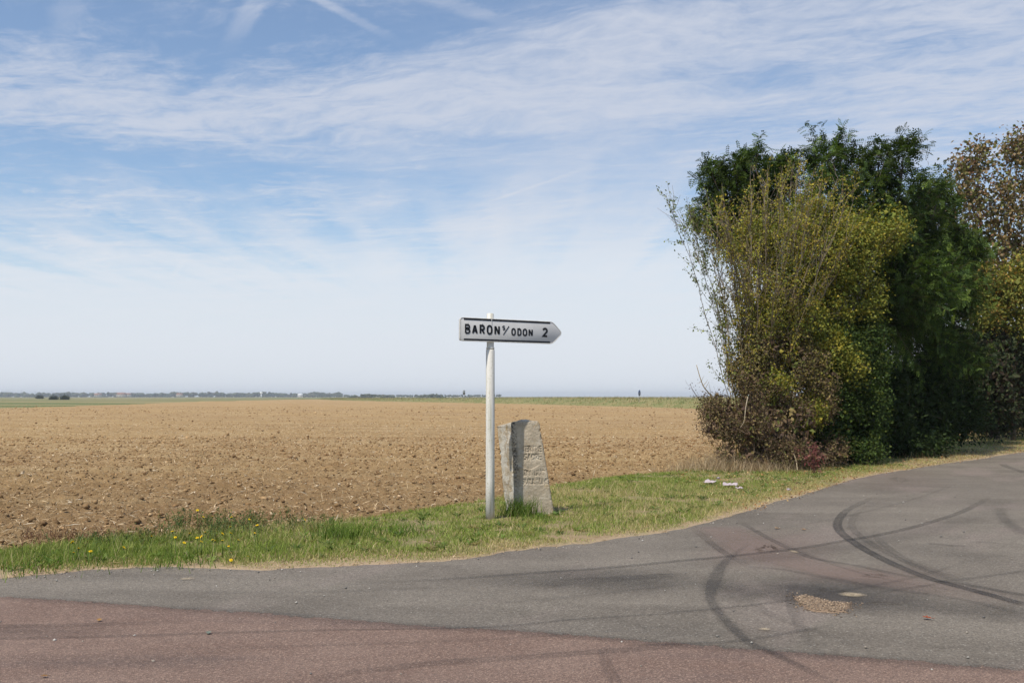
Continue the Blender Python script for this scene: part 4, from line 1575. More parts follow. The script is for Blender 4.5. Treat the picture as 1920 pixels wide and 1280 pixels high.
# robinias: dark feathery crowns
robinia('locust_tree', 'dark feathery green tree behind the yellowing thin stemmed shrub, leftmost crown of the hedge', W(1450, 850, 26.5) * [1, 1, 0],
        [clump(1372, 365, 26.5, 44, 34), clump(1440, 350, 27, 40, 40), clump(1340, 400, 26.8, 32, 30), clump(1430, 430, 27, 84, 46), clump(1412, 312, 26.3, 20, 24), clump(1336, 328, 26.3, 14, 14), clump(1470, 326, 26.8, 18, 18), clump(1375, 318, 26.2, 14, 12)],
        680, 31, [(W(1400, 320, 26.5), W(1412, 252, 26.3)), (W(1345, 330, 26.5), W(1322, 292, 26.3)), (W(1470, 310, 26.8), W(1490, 285, 26.5))], HG)
robinia('locust_tree', 'tallest dark feathery green tree with two high sprays, middle of the hedge', W(1610, 850, 26) * [1, 1, 0],
        [clump(1558, 360, 25.6, 40, 40), clump(1632, 365, 26.2, 44, 40), clump(1615, 440, 26, 96, 66), clump(1702, 450, 26.5, 54, 56), clump(1706, 350, 25.8, 26, 36), clump(1545, 300, 25.8, 18, 28), clump(1596, 305, 26.4, 20, 24),
         clump(1648, 310, 26, 18, 20), clump(1694, 290, 25.7, 13, 22), clump(1755, 385, 26.6, 18, 22), clump(1715, 545, 26, 80, 76), clump(1640, 560, 26, 96, 76)],
        1300, 32, [(W(1548, 310, 26), W(1532, 216, 25.8)), (W(1690, 310, 26), W(1728, 232, 25.8)), (W(1570, 280, 26), W(1583, 232, 25.8)), (W(1640, 290, 26), W(1652, 256, 25.8)),
                  (W(1530, 320, 26), W(1515, 262, 25.8)), (W(1740, 380, 26), W(1778, 318, 26))], HG)
robinia('locust_tree', 'dark feathery green tree leaning out over the verge below the reddish tree', W(1740, 835, 28.5) * [1, 1, 0],
        [clump(1755, 480, 28.5, 66, 54), clump(1785, 545, 28, 52, 44), clump(1740, 600, 27.8, 66, 60), clump(1715, 660, 27.4, 80, 60), clump(1785, 680, 28.2, 62, 46), clump(1750, 390, 28.5, 32, 40), clump(1810, 470, 28.4, 30, 26)],
        1000, 33, [(W(1760, 640, 27.2), W(1812, 660, 26.8)), (W(1690, 680, 27), W(1722, 712, 26.6)), (W(1740, 360, 28.5), W(1778, 325, 28.3)), (W(1785, 540, 28), W(1850, 560, 27.6)), (W(1800, 470, 28), W(1846, 480, 27.8)), (W(1700, 640, 27), W(1690, 700, 26.3)), (W(1745, 640, 27.2), W(1802, 652, 26.2)), (W(1770, 500, 27.8), W(1822, 540, 27)), (W(1720, 560, 27), W(1765, 610, 26.2)), (W(1690, 520, 26.2), W(1742, 560, 25.4)), (W(1780, 420, 28), W(1835, 440, 27.4)), (W(1660, 600, 25.8), W(1700, 655, 25))], HG, (1.0, 1.0, 1.0))

# thin-stemmed yellowing shrub at the field end
def fan_shrub():
    rng = np.random.default_rng(41)
    base = W(1410, 880, 22.6)
    base[2] = 0
    root = tag(empty('thin_stemmed_shrub', base), 'tall sparse shrub of thin pale stems with yellow green leaves at the field end', 'shrub', HG)
    gb, gl, gt = Geo(), Geo(), Geo()
    tops = [(1236, 372), (1262, 384), (1290, 410), (1300, 420), (1318, 400), (1330, 412), (1345, 402), (1360, 398), (1375, 385), (1390, 392), (1400, 370), (1412, 360), (1425, 352),
            (1440, 350), (1452, 345), (1466, 340), (1478, 350), (1490, 335), (1505, 350), (1520, 340), (1536, 355), (1550, 350), (1566, 372), (1584, 370), (1600, 372),
            (1620, 392), (1640, 415), (1600, 450), (1575, 480), (1560, 500), (1530, 460), (1500, 480), (1470, 450), (1440, 470)]
    stems, kinds = [], []
    for k, (px, py) in enumerate(tops * 2):
        if k >= len(tops):
            px += rng.normal() * 14
            py += abs(rng.normal()) * 45
            if px < 1330:
                px += 60
        tip = W(px, py, 22.6 + rng.normal() * 0.8 + max(0, px - 1500) * 0.012)
        bx = 1368 + (px - 1236) / (1690 - 1236) * 125 + rng.normal() * 9
        b = W(bx, 740 + rng.uniform(0, 60), 22.8 + rng.normal() * 0.3)
        mid = b + (tip - b) * [0.30, 0.5, 0.55] + rng.normal(size=3) * [0.12, 0.1, 0.1]
        q = bez(b, mid, tip, 14) + np.cumsum(rng.normal(size=(14, 3)) * 0.030, 0)
        low = bez(base + rng.normal(size=3) * [0.25, 0.2, 0], b + [0, 0, -0.6], b, 6)[:-1]
        q = np.r_[low, q] - base
        n = len(q)
        lich = np.clip(np.linspace(1.2, -0.3, n), 0, 1)[:, None]
        cc = lich * np.array([0.38, 0.27, 0.09]) + (1 - lich) * np.array([0.22, 0.18, 0.135])
        r_ = rng.uniform(0.008, 0.017)
        tube(gb, q, np.linspace(r_ * 1.15, 0.004, n), 5, np.repeat(cc, 5, 0))
        stems.append(q)
        kinds.append(px)
    # side twigs and leaves
    LP, LD, LC = [], [], []
    for q, px in zip(stems, kinds):
        for _ in range(34):
            i = rng.integers(6, len(q))
            t = unit(q[i] - q[i - 1])
            d = unit(t * 0.9 + rng.normal(size=3) * 0.42 + [0, 0, 0.25])
            L = rng.uniform(0.2, 0.75)
            w = q[i] + d * np.linspace(0, L, 5)[:, None] + np.cumsum(rng.normal(size=(5, 3)) * 0.014, 0)
            tube(gt, w, np.linspace(0.006, 0.0025, 5), 3, np.array([0.24, 0.19, 0.14]) * rng.uniform(0.75, 1.25), cap=False)
            hgt = i / len(q)
            if rng.random() < 0.80:
                m = rng.integers(8, 24)
                s = rng.uniform(0.1, 1, m)
                P = w[0] + (w[-1] - w[0]) * s[:, None] + rng.normal(size=(m, 3)) * 0.035
                LP.append(P)
                LD.append(unit(rng.normal(size=(m, 3)) + d * 0.6))
                if px < 1320:
                    pal, wt = [(0.16, 0.21, 0.055), (0.22, 0.25, 0.06), (0.12, 0.15, 0.045)], None
                elif px < 1500:
                    pal, wt = [(0.34, 0.30, 0.045), (0.24, 0.26, 0.05), (0.22, 0.165, 0.075), (0.42, 0.33, 0.045)], [3, 3, 2.5, 1.2]
                else:
                    pal, wt = [(0.35, 0.29, 0.045), (0.24, 0.26, 0.045), (0.30, 0.20, 0.055), (0.42, 0.33, 0.05)], [3, 3, 1.5, 1.5]
                LC.append(rcol(m, pal, wt, 0.2, rng))
    P, D, C = map(np.concatenate, (LP, LD, LC))
    L = rng.uniform(0.032, 0.072, len(P))
    leaves(gl, P, D, rdir(len(P), rng), L, L * 0.62, C)
    gb.build('stems', M_BARK, root)
    tag(gl.build('foliage', M_LEAF, root), kind='stuff')
    tag(gt.build('twigs', M_BARK, root), kind='stuff')


fan_shrub()

leafy('yellowing_shrub', 'dense yellow green shrub between the thin stemmed shrub and the dark trees', 'shrub', W(1560, 865, 23.8) * [1, 1, 0],
      [clump(1560, 480, 23.8, 90, 80), clump(1610, 450, 24.2, 70, 60), clump(1545, 570, 23.6, 75, 80), clump(1520, 420, 24, 60, 60), clump(1590, 560, 23.8, 70, 80), clump(1660, 430, 24.2, 42, 44), clump(1470, 520, 23.2, 60, 70), clump(1500, 610, 22.7, 50, 50), clump(1440, 600, 22.8, 40, 50), clump(1550, 660, 22.9, 44, 50), clump(1420, 450, 23.2, 44, 50), clump(1590, 690, 23.0, 34, 40), clump(1520, 770, 22.2, 26, 34), clump(1450, 720, 22.0, 26, 30)],
      25000, 0.062, [(0.17, 0.20, 0.036), (0.25, 0.24, 0.042), (0.12, 0.15, 0.03), (0.34, 0.27, 0.04)], [3, 3, 2.5, 2], 51, HG, 0.06, 0.3, aspect=0.7, small=True, cluster=8, fill=2600, twig=(0.15, 0.12, 0.08))
leafy('brown_leaved_bush', 'low bush of withered purple brown leaves at the near end of the hedge', 'bush', W(1410, 880, 21.7) * [1, 1, 0],
      [clump(1365, 790, 21.8, 62, 48), clump(1420, 800, 21.4, 70, 62), clump(1480, 800, 21.6, 60, 66), clump(1345, 760, 22, 36, 26), clump(1430, 735, 22, 60, 50), clump(1500, 850, 21.4, 60, 30), clump(1400, 850, 21.4, 70, 26), clump(1555, 840, 22.3, 34, 30), clump(1535, 760, 22.2, 30, 34)],
      16000, 0.044, [(0.125, 0.080, 0.052), (0.17, 0.115, 0.066), (0.08, 0.052, 0.040), (0.25, 0.19, 0.075), (0.13, 0.145, 0.038)], [4, 3, 3, 2.0, 2.0], 52, HG, 0.035, 0.1, small=True, cluster=7, aspect=0.7, sub=9, fill=1200, gap=0.46, mat=M_LEAF,
      twig=(0.15, 0.11, 0.075))
leafy('withered_shrub', 'upright shrub of dead brown leaves in front of the green bushes', 'shrub', W(1480, 880, 22.3) * [1, 1, 0],
      [clump(1430, 650, 22.4, 44, 56), clump(1485, 675, 22.4, 46, 60), clump(1530, 710, 22.4, 38, 62), clump(1480, 590, 22.8, 34, 40), clump(1398, 700, 22.4, 34, 40)],
      10500, 0.048, [(0.15, 0.105, 0.065), (0.10, 0.068, 0.048), (0.26, 0.20, 0.08), (0.14, 0.165, 0.04), (0.36, 0.30, 0.06)], [3, 3, 2, 2.2, 1.8], 53, HG, 0.04, 0.1, small=True, cluster=7, aspect=0.7, fill=900, gap=0.46, twig=(0.20, 0.15, 0.08))
leafy('green_bush', 'mid green leafy bush right of the withered brown shrub', 'bush', W(1570, 870, 23.2) * [1, 1, 0],
      [clump(1560, 680, 23.3, 66, 80), clump(1550, 790, 23.0, 62, 80), clump(1600, 760, 23.4, 66, 90), clump(1590, 840, 23.2, 66, 34), clump(1620, 660, 23.8, 50, 70)],
      20000, 0.062, [(0.048, 0.078, 0.018), (0.068, 0.105, 0.022), (0.034, 0.056, 0.016), (0.14, 0.16, 0.03)], [4, 3, 3, 1.0], 54, HG, 0.05, 0.3, small=True, cluster=8, aspect=0.75, fill=4500)
leafy('dark_bush', 'deep green bush filling the hedge below the tallest feathery tree', 'bush', W(1690, 848, 26.4) * [1, 1, 0],
      [clump(1650, 760, 25.6, 70, 100), clump(1720, 760, 27, 80, 90), clump(1770, 770, 28.4, 80, 70), clump(1690, 830, 26.2, 90, 30)],
      16000, 0.075, [(0.030, 0.050, 0.014), (0.042, 0.066, 0.018), (0.024, 0.040, 0.013)], None, 55, HG, 0.06, 0.25, fill=7000)
leafy('dark_bush', 'shadowed dark bush at the far right of the hedge above the verge', 'bush', W(1870, 812, 36) * [1, 1, 0],
      [clump(1830, 730, 32.5, 80, 90), clump(1890, 740, 37, 80, 70), clump(1950, 740, 41, 80, 70), clump(1850, 660, 35, 70, 60), clump(1960, 660, 42, 70, 60), clump(1900, 680, 35.5, 60, 70), clump(1930, 760, 38, 70, 46), clump(1860, 780, 34, 60, 36)],
      17000, 0.095, [(0.036, 0.05, 0.022), (0.05, 0.06, 0.024), (0.05, 0.036, 0.024)], None, 56, HG, 0.08, 0.2, fill=16000)
leafy('autumn_tree', 'tall tree of sparse reddish brown leaves rising at the right edge', 'tree', W(1860, 800, 38) * [1, 1, 0],
      [clump(1812, 335, 37.5, 34, 50), clump(1832, 295, 37.5, 20, 34), clump(1810, 410, 37.5, 44, 50), clump(1895, 320, 38.5, 38, 56), clump(1912, 275, 38.5, 28, 30), clump(1890, 410, 38, 50, 62), clump(1965, 350, 39, 46, 70),
       clump(1850, 480, 38, 60, 44), clump(1930, 480, 38.5, 60, 50)],
      14500, 0.115, [(0.25, 0.175, 0.090), (0.20, 0.150, 0.065), (0.31, 0.23, 0.13), (0.15, 0.155, 0.05), (0.27, 0.14, 0.08)], [3, 3, 2, 5, 1], 57, HG, 0.14, 0.15, aspect=0.75, sub=6,
      leafname='crown', woodname='trunk', twig=(0.24, 0.19, 0.14), cluster=4, dens=0.66)
leafy('golden_tree', 'yellow and orange leaved tree at the right edge below the reddish tree', 'tree', W(1900, 805, 35.5) * [1, 1, 0],
      [clump(1880, 550, 35, 62, 50), clump(1930, 520, 35.5, 60, 52), clump(1845, 590, 34.6, 40, 40), clump(1835, 520, 34.8, 34, 34), clump(1910, 610, 35, 60, 34), clump(1975, 570, 36, 60, 60)],
      13000, 0.085, [(0.24, 0.215, 0.042), (0.18, 0.19, 0.04), (0.29, 0.18, 0.045), (0.13, 0.15, 0.032)], [3, 3, 2, 3], 58, HG, 0.1, 0.25, fill=2600, leafname='crown', woodname='trunk')
for a in ((2040, 560, 47, 150, 230), (2150, 600, 58, 150, 150)):
    leafy('roadside_tree', 'dark green tree farther along the hedge, past the golden tree' if a[0] < 2100 else 'farthest dark tree of the hedge, beyond the right edge', 'tree', W(a[0], 743 + 1.6 * FPX / a[2], a[2]) * [1, 1, 0],
          [clump(a[0] - 40, a[1], a[2], a[3] * .6, a[4] * .6), clump(a[0] + 50, a[1] + 40, a[2] + 1, a[3] * .6, a[4] * .7), clump(a[0], a[1] - 90, a[2], a[3] * .5, a[4] * .4)],
          7000, 0.16, [(0.05, 0.075, 0.026), (0.10, 0.10, 0.03)], None, 59, HG, 0.16, 0.2, fill=2500, leafname='crown', woodname='trunk', sub=3)

# dry grass and stalks at the foot of the hedge
g = Geo()
n = 5200
bx = RNG.normal(1375, 55, n)
by = 886 - np.abs(RNG.normal(0, 7, n))
P = np.array([G(a, b) for a, b in zip(bx, by)])
P = P + np.column_stack([RNG.normal(0, 0.15, (n, 2)), np.full(n, -0.02)])
P[:, 1] -= 0.25
blades(g, P, RNG.gamma(4, 0.065, n).clip(0.06, 0.62), RNG.uniform(0.004, 0.009, n), RNG.uniform(0.2, 0.9, n),
       rcol(n, [(0.42, 0.32, 0.19), (0.34, 0.25, 0.14), (0.28, 0.20, 0.12), (0.50, 0.40, 0.26)], None, 0.2))
u = RNG.random(5000)
P = np.column_stack([4.6 + u * 20, 21.6 + u * 25.5, u * 0]) + np.column_stack([RNG.normal(0.2, 0.3, (5000, 2)), np.zeros(5000)])
blades(g, P, RNG.gamma(3, 0.06, 5000).clip(0.05, 0.5), RNG.uniform(0.005, 0.012, 5000), RNG.uniform(0.2, 1.0, 5000),
       rcol(5000, [(0.20, 0.17, 0.07), (0.13, 0.14, 0.045), (0.28, 0.21, 0.11)], None, 0.2))
tag(g.build('dry_grass', M_DRY), 'dead straw coloured grass at the foot of the hedge', 'dry grass', kind='stuff')


def sapling():
    b = G(1527, 893)
    root = tag(empty('red_leaved_sapling', b), 'small sapling with dark red leaves at the foot of the hedge', 'plant')
    rng = np.random.default_rng(71)
    gb, gl = Geo(), Geo()
    for k in range(5):
        e = np.array([rng.normal() * 0.18, rng.normal() * 0.12, rng.uniform(0.4, 0.75)])
        q = bez((0, 0, 0), (e[0] * .2, e[1] * .2, e[2] * .6), e, 6)
        tube(gb, q, np.linspace(0.008, 0.003, 6), 4, (0.16, 0.07, 0.05))
        m = 46
        s = rng.uniform(0.3, 1, m)
        P = np.column_stack([np.interp(s, np.linspace(0, 1, 6), q[:, i]) for i in range(3)]) + rng.normal(size=(m, 3)) * 0.05
        leaves(gl, P, rdir(m, rng) + [0, 0, -.5], rdir(m, rng), rng.uniform(.05, .09, m), 0.03, rcol(m, [(0.17, 0.055, 0.05), (0.12, 0.05, 0.045), (0.22, 0.09, 0.07)], None, 0.2, rng))
    gb.build('stems', M_BARK, root)
    gl.build('foliage', M_LEAF, root)


sapling()


def bare_branch(name, label, pts, r0, twigs, seed, col=(0.34, 0.25, 0.13), cat='branch', leafc=None):
    rng = np.random.default_rng(seed)
    P = np.array([W(*p) for p in pts])
    root = tag(empty(name, P[0]), label, cat)
    q = smooth_line(P - P[0], 16)
    g = Geo()
    tube(g, q, np.linspace(r0, r0 * 0.35, 16), 5, col)
    g.build('main_stem', M_BARK, root)
    g = Geo()
    for _ in range(twigs):
        i = rng.integers(4, 16)
        d = unit(q[i] - q[i - 1] + rng.normal(size=3) * 0.7)
        w = q[i] + d * np.linspace(0, rng.uniform(0.12, 0.4), 4)[:, None] + rng.normal(size=(4, 3)) * 0.01
        w[0] = q[i]
        tube(g, w, np.linspace(r0 * 0.35, 0.002, 4), 3, col, cap=False)
    if twigs:
        g.build('twigs', M_BARK, root)
    if leafc:
        g = Geo()
        m = 26
        P = q[rng.integers(6, 16, m)] + rng.normal(size=(m, 3)) * 0.1
        leaves(g, P, rdir(m, rng), rdir(m, rng), rng.uniform(.03, .055, m), .022, rcol(m, leafc, None, .2, rng))
        g.build('leaves', M_LEAF, root)


bare_branch('bare_branch', 'bare lichened branch sticking out of the hedge against the sky', [(1355, 790, 21.9), (1335, 745, 21.8), (1318, 722, 21.7), (1306, 684, 21.7)], 0.02, 12, 81)
bare_branch('leafy_branch', 'thin twig with a few dark leaves above the field edge', [(1335, 770, 21.9), (1318, 755, 21.9), (1303, 738, 21.8), (1294, 720, 21.8)], 0.008, 10, 82, (0.12, 0.09, 0.07), 'branch', [(0.06, 0.05, 0.05), (0.09, 0.06, 0.05)])
bare_branch('broken_branch', 'pale broken branch hanging down in front of the brown bush', [(1402, 744, 21.2), (1398, 766, 20.9), (1395, 790, 20.8), (1388, 801, 20.75)], 0.014, 0, 83, (0.33, 0.27, 0.19))
bare_branch('dead_stalk', 'pale dry stalk curving up from the foot of the hedge', [(1496, 888, 20.6), (1493, 865, 20.7), (1488, 850, 20.8), (1484, 845, 20.8)], 0.012, 0, 84, (0.46, 0.38, 0.25), 'stalk')
bare_branch('fallen_stick', 'thin stick leaning on the grass below the brown bush', [(1416, 886, 20.85), (1410, 876, 20.9), (1404, 862, 21.0), (1401, 856, 21.0)], 0.009, 2, 85, (0.36, 0.28, 0.18), 'stick')

# ------------------------------------------------------------------ grass tufts
def tuft(px, py, label, n, h, spread, seed, dark=1.0):
    rng = np.random.default_rng(seed)
    b = G(px, py, 0.03)
    root = tag(empty('grass_tuft', b), label, 'grass tuft', 'taller tufts of grass on the verge')
    g = Geo()
    P = np.column_stack([rng.normal(0, spread, (n, 2)), np.full(n, -0.01)])
    a = np.clip(np.linalg.norm(P[:, :2], axis=1) / spread, 0.1, 2)
    blades(g, P, rng.uniform(0.5, 1.1, n) * h, rng.uniform(0.005, 0.009, n), rng.uniform(0.15, 1.0, n), rcol(n, [(0.13, 0.20, 0.036), (0.18, 0.25, 0.05), (0.10, 0.16, 0.032)], None, 0.2, rng) * dark, rng)
    tag(g.build('blades', M_GRASS, root), kind='stuff')


tuft(640, 1010, 'tall green grass tuft left of the sign at the field edge', 420, 0.26, 0.16, 91)
tuft(974, 966, 'dark green grass tuft growing against the foot of the milestone', 480, 0.30, 0.12, 92, 0.85)
tuft(752, 1000, 'grass tuft halfway between the yellow flowers and the sign post', 260, 0.17, 0.13, 93)
tuft(1010, 972, 'short grass tuft in front of the milestone', 160, 0.11, 0.12, 94)
tuft(330, 1052, 'bright green grass clump below the yellow flowers near the asphalt', 300, 0.13, 0.22, 95)
tuft(70, 1062, 'lush grass clump at the left edge beside the asphalt', 300, 0.13, 0.26, 96)
tuft(170, 1045, 'lush grass clump under the leftmost yellow flowers', 300, 0.13, 0.22, 97)

# ------------------------------------------------------------------ flowering weeds at the field edge
M_PETAL = leaf_mat('yellow_petal', 0.25, 0.6, 0.2)


def weeds():
    rng = np.random.default_rng(101)
    g = Geo()
    spots = [(345, 985, 26), (400, 985, 30), (440, 990, 34), (480, 985, 24), (525, 985, 22), (590, 990, 22), (300, 1012, 22), (250, 1026, 18), (200, 1028, 18), (150, 1030, 16), (420, 1010, 30), (360, 1015, 30), (560, 1000, 20), (470, 1005, 26)]
    for px, py, m in spots:
        for k in range(m):
            b = G(px + rng.normal() * 22, py + rng.normal() * 5, 0.0)
            b[2] = 0.0
            h = rng.uniform(0.05, 0.20)
            e = b + [rng.normal() * 0.06, rng.normal() * 0.06, h]
            c = np.array([(0.10, 0.145, 0.05), (0.13, 0.17, 0.06), (0.16, 0.15, 0.05)][rng.integers(3)])
            tube(g, bez(b, (b + e) / 2 + rng.normal(size=3) * 0.02, e, 4), [0.004, 0.0035, 0.003, 0.002], 3, c, cap=False)
            q = 14
            s = rng.random(q)
            P = b + (e - b) * s[:, None] + rng.normal(size=(q, 3)) * 0.012
            leaves(g, P, rdir(q, rng) + [0, 0, .3], rdir(q, rng) * .5 + [0, 0, 1], rng.uniform(.025, .06, q), rng.uniform(.008, .016, q), np.tile(c, (q, 1)) * rng.uniform(.7, 1.3, (q, 1)))
    n = 1500
    # reddish docks and dead weeds
    P = np.array([G(a, b, 0) for a, b in zip(rng.uniform(40, 320, n), rng.normal(1012, 9, n))])
    blades(g, P, rng.uniform(0.02, 0.09, n), 0.007, rng.uniform(0.2, 1, n), rcol(n, [(0.17, 0.085, 0.05), (0.12, 0.07, 0.045), (0.22, 0.13, 0.07)], None, .2, rng), rng)
    tag(g.build('weeds', M_GRASS), 'grey green and reddish weeds between the grass and the ploughed field', 'weeds', kind='stuff')


weeds()


def flower_proto():
    me = {}
    g = Geo()
    tube(g, [(0, 0, 0), (0.004, 0.002, 0.5), (0, 0, 1.0)], [0.003, 0.0028, 0.0026], 4, (0.12, 0.17, 0.05))
    me['stem'] = g.mesh('stem')
    g = Geo()
    th = np.arange(14) * 2 * math.pi / 14
    D = np.column_stack([np.cos(th), np.sin(th), np.full(14, 0.28)])
    leaves(g, np.zeros((14, 3)), D, np.tile([0, 0, 1.0], (14, 1)) , 0.024, 0.010, rcol(14, [(0.80, 0.58, 0.015), (0.85, 0.66, 0.02)], None, 0.05), 0.1)
    leaves(g, np.zeros((8, 3)) + [0, 0, 0.002], D[:8] * [1, 1, 2.6], np.tile([0, 0, 1.0], (8, 1)), 0.015, 0.008, rcol(8, [(0.78, 0.50, 0.01)], None, 0.05), 0.1)
    me['petals'] = g.mesh('petals')
    g = Geo()
    tube(g, [(0, 0, -0.014), (0, 0, -0.006), (0, 0, 0.003)], [0.003, 0.0075, 0.007], 6, (0.10, 0.14, 0.04))
    me['calyx'] = g.mesh('calyx')
    for k, m in (('stem', M_GRASS), ('petals', M_PETAL), ('calyx', M_GRASS)):
        me[k].materials.append(m)
    return me


FP = flower_proto()
rngf = np.random.default_rng(111)
FLOW = [(139, 1016, 'a'), (152, 1027, 'a'), (137, 1035, 'a'), (174, 1034, 'a'), (234, 1026, 'b'), (291, 1005, 'c'), (320, 995, 'c'), (331, 1007, 'c'), (347, 1017, 'c'), (352, 1000, 'c'), (369, 1008, 'c'), (379, 1015, 'c'),
        (383, 969, 'd'), (395, 968, 'd'), (372, 956, 'd'), (429, 970, 'd'), (384, 1005, 'c'), (397, 1012, 'c'), (405, 1014, 'c'), (414, 1013, 'c'), (381, 998, 'c'), (430, 988, 'e'), (430, 999, 'e'), (418, 1000, 'e'), (473, 973, 'f'), (483, 998, 'f'), (449, 1012, 'e'),
        (427, 1024, 'e'), (434, 1036, 'g'), (439, 1049, 'g'), (465, 1044, 'g'), (568, 975, 'h'), (486, 985, 'f')]
FLAB = {'a': 'yellow flower in the far left group', 'b': 'lone yellow flower between the far left group and the main patch',
        'c': 'yellow flower in the main patch', 'd': 'yellow flower standing against the ploughed soil',
        'e': 'yellow flower beside the main patch', 'f': 'yellow flower right of the main patch',
        'g': 'low yellow flower nearest the asphalt', 'h': 'rightmost small yellow flower at the field edge'}
for px, py, kx in FLOW:
    h = rngf.uniform(0.2, 0.34) if kx not in 'g' else 0.12
    # the head's place fixes the distance once its height is chosen; keep the root in the turf
    for _ in range(30):
        p = G(px, py, h)
        if p[1] > np.interp(p[0], ROAD_EDGE[:, 0], ROAD_EDGE[:, 1]) + 0.45:
            break
        h = max(0.05, h - 0.012)
    p = G(px, py, h)
    base = np.array([p[0] + rngf.normal() * 0.02, p[1] + rngf.normal() * 0.02, 0.0])
    r = empty('yellow_flower', base, rngf.uniform(0, 6.28))
    same = sorted(f[0] * 10000 + f[1] for f in FLOW if f[2] == kx)
    k = same.index(px * 10000 + py)
    words = ['first', 'second', 'third', 'fourth', 'fifth', 'sixth', 'seventh', 'eighth', 'ninth', 'tenth', 'eleventh', 'twelfth']
    tag(r, FLAB[kx] + (', %s from the left' % words[k] if len(same) > 1 else ''), 'flower', 'yellow flowers on the verge')
    o = link('stem', FP['stem'], None, r)
    o.scale = (1, 1, h)
    pt = link('petals', FP['petals'], None, r)
    pt.location = (0, 0, h)
    s = rngf.uniform(0.6, 0.95)
    pt.scale = (s, s, s)
    pt.rotation_euler = (rngf.normal() * 0.25 + 0.3, rngf.normal() * 0.25, 0)
    ca = link('calyx', FP['calyx'], None, r)
    ca.location = (0, 0, h - 0.003)

# ------------------------------------------------------------------ litter and fallen leaves
M_PAPER = vcol_mat('crumpled_tissue', 0.9, 0.1, 40, 0.08, 0.3)


def tissue(px, py, w, d, rz, label, seed):
    rng = np.random.default_rng(seed)
    b = G(px, py, 0.06)
    m = 11
    u, v = np.meshgrid(np.linspace(-.5, .5, m), np.linspace(-.5, .5, m))
    z = fbm(u * 6 + seed, v * 6, octv=3, gain=0.6) * 0.07 + 0.0
    x, y = u * w * (1 - 0.3 * np.abs(v)) + rng.normal(size=u.shape) * 0.006, v * d + rng.normal(size=u.shape) * 0.006
    g = Geo()
    g.add(np.column_stack([x.ravel(), y.ravel(), z.ravel()]), [grid_faces(m, m)], (0.46, 0.39, 0.41))
    o = g.build('crumpled_tissue', M_PAPER)
    sm = o.modifiers.new('paper', 'SOLIDIFY')
    sm.thickness = 0.002
    o.location = b
    o.rotation_euler = (0.15, 0, rz)
    tag(o, label, 'litter', 'crumpled tissues on the grass')


tissue(1331, 906, 0.22, 0.16, -0.5, 'left of the crumpled pinkish white tissues on the grass below the hedge', 121)
tissue(1369, 911, 0.26, 0.16, -0.15, 'largest crumpled pinkish white tissue, between the two others on the grass', 122)
tissue(1386, 918, 0.13, 0.09, 0.2, 'small crumpled tissue, nearest the asphalt of the pinkish white litter', 123)
tissue(1347, 899, 0.06, 0.05, 0.4, 'tiny scrap of white tissue behind the other litter on the grass', 124)
tissue(1479, 921, 0.06, 0.06, 0.4, 'single small white scrap on the grass right of the pinkish litter', 125)

M_FALL = leaf_mat('fallen_leaf', 0.15, 0.6, 0.3)


def fallen_leaf(px, py, size, col, rz, label):
    b = G(px, py, 0.0)
    outl = [(0, -.5), (.12, -.42), (.34, -.30), (.24, -.12), (.46, .05), (.26, .16), (.26, .38), (.1, .36), (0, .56), (-.1, .36), (-.26, .38), (-.26, .16), (-.46, .05), (-.24, -.12), (-.34, -.30), (-.12, -.42)]
    A = np.array(outl)
    z = 0.9 * A[:, 0] ** 2 + 0.5 * np.clip(A[:, 1], 0, 1) ** 2 + 0.03
    n = len(A)
    root = tag(empty('fallen_leaf', (b[0], b[1], 0.0125), rz), label, 'leaf', 'leaves fallen on the asphalt')
    g = Geo()
    g.add(np.r_[np.column_stack([A, z]), [[0, 0, 0.02]]] * size, [np.stack([np.arange(n), (np.arange(n) + 1) % n, np.full(n, n)], -1)], col)
    g.build('blade', M_FALL, root)
    g = Geo()
    tube(g, np.array([(0, -.5, .03), (0.02, -.68, .05), (0.06, -.85, .1)]) * size, [0.03 * size, .025 * size, .02 * size], 4, np.array(col) * 0.8)
    g.build('stalk', M_FALL, root)


fallen_leaf(1738, 1161, 0.065, (0.30, 0.075, 0.03), 1.1, 'rusty red fallen leaf right of the gravel filled pothole')
fallen_leaf(186, 1165, 0.05, (0.36, 0.20, 0.06), 0.4, 'small ochre leaf on the red asphalt at the left')
fallen_leaf(83, 1271, 0.04, (0.26, 0.14, 0.05), 2.0, 'brown leaf at the bottom left corner of the red asphalt')
fallen_leaf(391, 1189, 0.05, (0.17, 0.20, 0.16), 0.2, 'grey green leaf on the red asphalt below the yellow flowers')
fallen_leaf(1457, 992, 0.07, (0.38, 0.22, 0.09), 1.9, 'pale brown leaf on the grey asphalt near the verge corner')
fallen_leaf(1506, 994, 0.06, (0.30, 0.17, 0.08), 0.8, 'dull brown leaf on the grey asphalt, right of the pale brown one')

